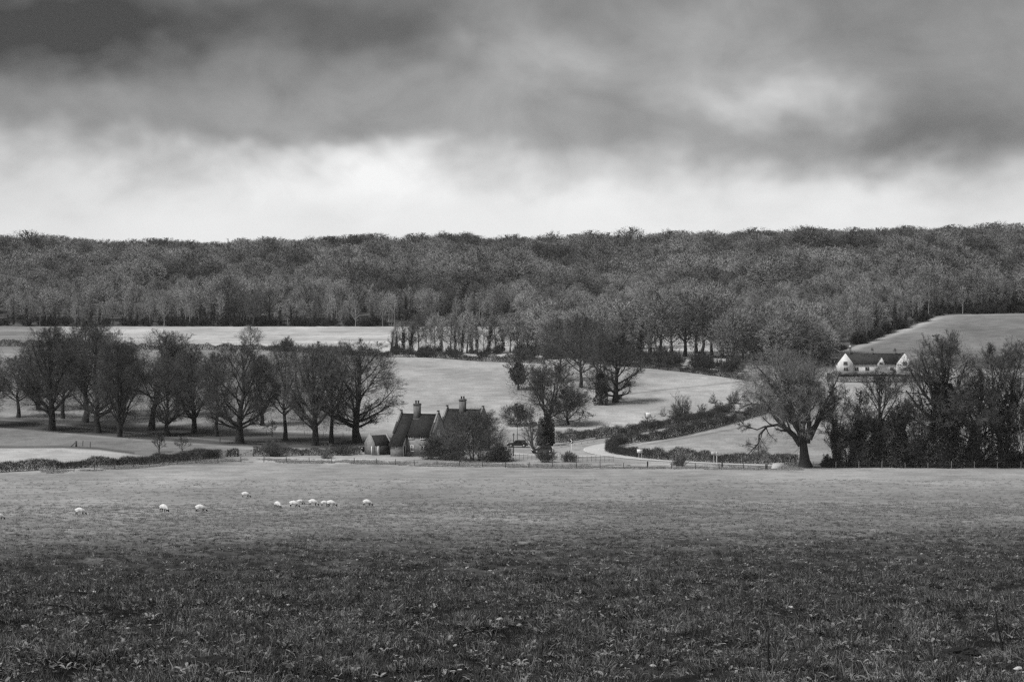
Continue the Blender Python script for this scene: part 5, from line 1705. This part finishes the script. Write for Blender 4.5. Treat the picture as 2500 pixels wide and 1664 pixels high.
def rosette(seed, n, L, w_):
    r = np.random.default_rng(seed); G = Geo()
    for i in range(n):
        a = i * 2.4 + r.uniform(-1.2, 1.2); l = L * r.uniform(.35, 1.3); up = r.uniform(.1, 1.3)
        d = np.array([math.cos(a), math.sin(a), 0]); s_ = np.array([-d[1], d[0], 0])
        pts = [d * l * t + np.array([0, 0, l * up * (t - .65 * t * t) + .02]) for t in (.08, .45, .8, 1.0)]
        ws = [.25, 1.0, .75, .08]
        V = []
        for p_, ww in zip(pts, ws):
            V += [p_ - s_ * w_ * ww / 2, p_ + np.array([0, 0, -.01]), p_ + s_ * w_ * ww / 2]
        Q = []
        for k in range(3):
            b = k * 3
            Q += [[b, b + 1, b + 4, b + 3], [b + 1, b + 2, b + 5, b + 4]]
        G.add(V, Q)
    return G.mesh('rosette')


def stone(seed, r0):
    bm = bmesh.new(); bmesh.ops.create_icosphere(bm, subdivisions=2, radius=r0)
    r = np.random.default_rng(seed); k = r.normal(size=(5, 3))
    for v in bm.verts:
        d = np.array(v.co) / r0
        f = 1 + .16 * sum(math.sin(float(np.dot(d, q)) * 2.2 + i) for i, q in enumerate(k)) / 2
        v.co = Vector((d[0] * f * r0 * 1.25, d[1] * f * r0, d[2] * f * r0 * .62 + r0 * .25))
    me = bpy.data.meshes.new('stone'); bm.to_mesh(me); bm.free()
    return me


SRC = []
M_SHORT = mat('short_grass_blades', .225, .85, .3, 4, objvar=.3)
for i in range(4):
    m = tuft(400 + i, 26, .17, .14, .016); m.materials.append(M_GR[0]); SRC.append(m)
for i in range(2):
    m = tuft(410 + i, 22, .24, .12, .012, .8); m.materials.append(M_GR[1]); SRC.append(m)
for i in range(3):
    m = rosette(420 + i, 4 + i, .15, .07); m.materials.append(M_GR[2]); SRC.append(m)
m = stone(430, .055); m.materials.append(M_GR[3]); SRC.append(m)
m = stone(431, .10); m.materials.append(M_GR[4]); SRC.append(m)
for i in range(2):
    m = tuft(440 + i, 24, .13, .16, .018); m.materials.append(M_SHORT); SRC.append(m)


def relief(X, Y):
    """height of the near ground with its tussocks, as in build_ground"""
    nearv = (1 - sstep(Y, 170, 330)) * (Y > 20)
    b1 = vnoise(X / 0.55, Y / 0.8, 11); b2 = vnoise(X / 1.7, Y / 2.4, 12); b3 = vnoise(X / 0.23, Y / 0.35, 13); b4 = vnoise(X / 5.0, Y / 7.0, 14)
    return GZ(X, Y) + nearv * ((b1 - .5) * 0.20 + (b2 - .5) * 0.30 + (b3 - .5) * 0.06 * (1 - sstep(Y, 80, 140)) + (b4 - .5) * 0.25), b1, b2


def field_points(n, d0, d1, power=1.0):
    u = rg.uniform(0, 1, n)
    D = np.sqrt(d0 ** 2 + u ** power * (d1 ** 2 - d0 ** 2))
    X = rg.uniform(-1, 1, n) * (.275 * D + 9.0)
    Z, b1, b2 = relief(X, D)
    return X, D, Z, b1, b2


sets = [field_points(130000, 36, 110), field_points(165000, 100, 270), field_points(60000, 230, 345)]
X = np.concatenate([q[0] for q in sets]); Y = np.concatenate([q[1] for q in sets]); Z = np.concatenate([q[2] for q in sets])
B1 = np.concatenate([q[3] for q in sets]); B2 = np.concatenate([q[4] for q in sets])
px_, py_ = proj(X, Y, Z)
roughness = sstep(py_ - interp_line(px_, ROUGH_EDGE) + (vnoise(X / 9., Y / 9., 3) - .5) * 30, -50, 150)
dens = .16 + .84 * roughness
gapn = vnoise(X / 1.1, Y / 1.6, 15) * vnoise(X / 3.1, Y / 4.6, 16) * 2
keep = (rg.uniform(size=len(X)) < dens * (.25 + 1.0 * B2 + .6 * (gapn - .5) * roughness))
X, Y, Z, B1, B2, roughness = [q[keep] for q in (X, Y, Z, B1, B2, roughness)]
n_ = len(X)
r = rg.uniform(size=n_)
weed = vnoise(X / 2.6 + 9, Y / 3.4, 41)
pick = rg.integers(0, 4, n_)
pick = np.where(r < .14, rg.integers(4, 6, n_), pick)
pick = np.where((r > .80 - .12 * weed) & (roughness > .3), rg.integers(6, 9, n_), pick)
pick = np.where(r > .9895, 9, pick)
pick = np.where((r > .982) & (r < .99) & (Y < 140), 10, pick)
fine_ = (pick < 4) & (rg.uniform(size=n_) > roughness * 1.25)
pick = np.where(fine_, rg.integers(11, 13, n_), pick)
sz = (.55 + .7 * rg.uniform(size=n_)) * (.7 + .6 * B2) * (.45 + .6 * roughness)
sz = np.where(pick >= 9, rg.uniform(.5, 1.7, n_), sz)
rot = np.stack([rg.normal(size=n_) * .12, rg.normal(size=n_) * .12, rg.uniform(0, 6.28, n_)], -1)
scatter('field_grass', np.stack([X, Y, Z - .015], -1), rot, np.stack([sz, sz, sz * rg.uniform(.8, 1.2, n_)], -1), pick, SRC,
        label='rough trampled grass, weeds and flints covering the near field', cat='grass')
print('grass', n_)
# pale long grass on the verge by the fence
n_ = 16000
pxv = rg.uniform(100, 1960, n_); off = rg.uniform(-2, 1, n_) + 8 * rg.uniform(0, 1, n_) ** 2.2
VP = np.array([hit(a, interp_line(a, FENCE_LINE) - b) for a, b in zip(pxv, off)])
keepv = (VP[:, 1] < 402) & (vnoise(VP[:, 0] / 2.2, VP[:, 1] / 1.5, 61) + .5 * vnoise(VP[:, 0] / 9., VP[:, 1] / 3., 62) > .72)
VP = VP[keepv]; n_ = len(VP)
sv = rg.uniform(.4, 1.25, n_)
vt = []
for i in range(3):
    m = tuft(450 + i, 22, .26, .2, .03, .5); m.materials.append(M_GRASSP); vt.append(m)
scatter('verge_grass', VP, np.stack([np.zeros(n_), np.zeros(n_), rg.uniform(0, 6.28, n_)], -1), np.stack([sv] * 3, -1), rg.integers(0, 3, n_), vt,
        label='pale long grass on the verge along the wire fence', cat='grass')

# dark molehills and dead stems close by
for i, (px, py, w_, lab) in enumerate([(492, 1640, 1.1, 'broad dark molehill of bare soil near the tallest weeds'), (1852, 1556, 1.0, 'flat dark patch of dug soil behind the dead stem'), (2345, 1592, .8, 'dark soil mound beside the pale tussock'),
                                       (2395, 1668, .9, 'dark soil mound on the trampled grass below the tussock'), (1240, 1612, .55, 'small dark molehill on the open grass')]):
    p = hit(px, py); p[2] = float(relief(np.array([p[0]]), np.array([p[1]]))[0][0])
    me = stone(500 + i, .35)
    bmm = bmesh.new(); bmm.from_mesh(me)
    rr = random.Random(i)
    bmesh.ops.subdivide_edges(bmm, edges=bmm.edges[:], cuts=2, use_grid_fill=True)
    for v in bmm.verts:
        k = 1 + rr.uniform(-.14, .14)
        v.co = Vector((v.co.x * k, v.co.y * k, v.co.z * k * .9))
    bmm.to_mesh(me); bmm.free()
    me.materials.append(M_GR[4])
    o = link('molehill', me, None, None, p - np.array([0, 0, .06])); o.scale = (w_ * 1.5, w_ * 1.3, w_ * 1.1)
    tag(o, lab, 'molehill')


def dead_stem(px, py0, top, lean, label, seed):
    p = hit(px, py0); s = p[1] / F; r = np.random.default_rng(seed)
    H = (py0 - top) * s
    o = thing('dead_stem', label, 'plant stem', p)
    k = np.linspace(0, 1, 6)
    P = np.stack([lean * s * k + .02 * np.sin(k * 7), .02 * np.cos(k * 5), H * k - .1 * (1 - k)], -1)
    g = Geo(); g.tubes(P[None], (np.linspace(.034, .02, 6) * 1.1)[None], 6); link('stalk', g, M_IRON, o)
    for q in range(5):
        t = .35 + .13 * q; b = np.array([np.interp(t, k, P[:, j]) for j in range(3)])
        e = b + np.array([r.uniform(-.12, .12), r.uniform(-.1, .1), r.uniform(.08, .2)])
        g = Geo(); g.tubes(np.stack([b, (b + e) / 2 + np.array([0, 0, .01]), e])[None], np.array([[.008, .006, .004]]), 4); link('side_twig', g, M_IRON, o)
    return o


dead_stem(1878, 1668, 1545, -2, 'tall upright dead stem in front of the dark soil patch', 1)
dead_stem(2448, 1585, 1490, -18, 'leaning forked dead stem standing in the rough grass', 2)

for m in bpy.data.meshes:
    if m.users == 0:
        bpy.data.meshes.remove(m)

# ------------------------------------------------------------------ faint winter haze over the valley
g = Geo(); g.box((0, 0, 15.5), (6400, 6400, 93))
hz = link('haze', g, None, kind='stuff')
hm = bpy.data.materials.new('thin_haze'); hm.use_nodes = True
hm.node_tree.nodes.clear()
pv = hm.node_tree.nodes.new('ShaderNodeVolumePrincipled'); ho = hm.node_tree.nodes.new('ShaderNodeOutputMaterial')
pv.inputs['Color'].default_value = (.9, .9, .9, 1)
pv.inputs['Density'].default_value = 0.000045
hm.node_tree.links.new(pv.outputs[0], ho.inputs['Volume'])
hz.data.materials.append(hm)
tag(hz, 'thin even haze lying over the whole valley', 'haze')
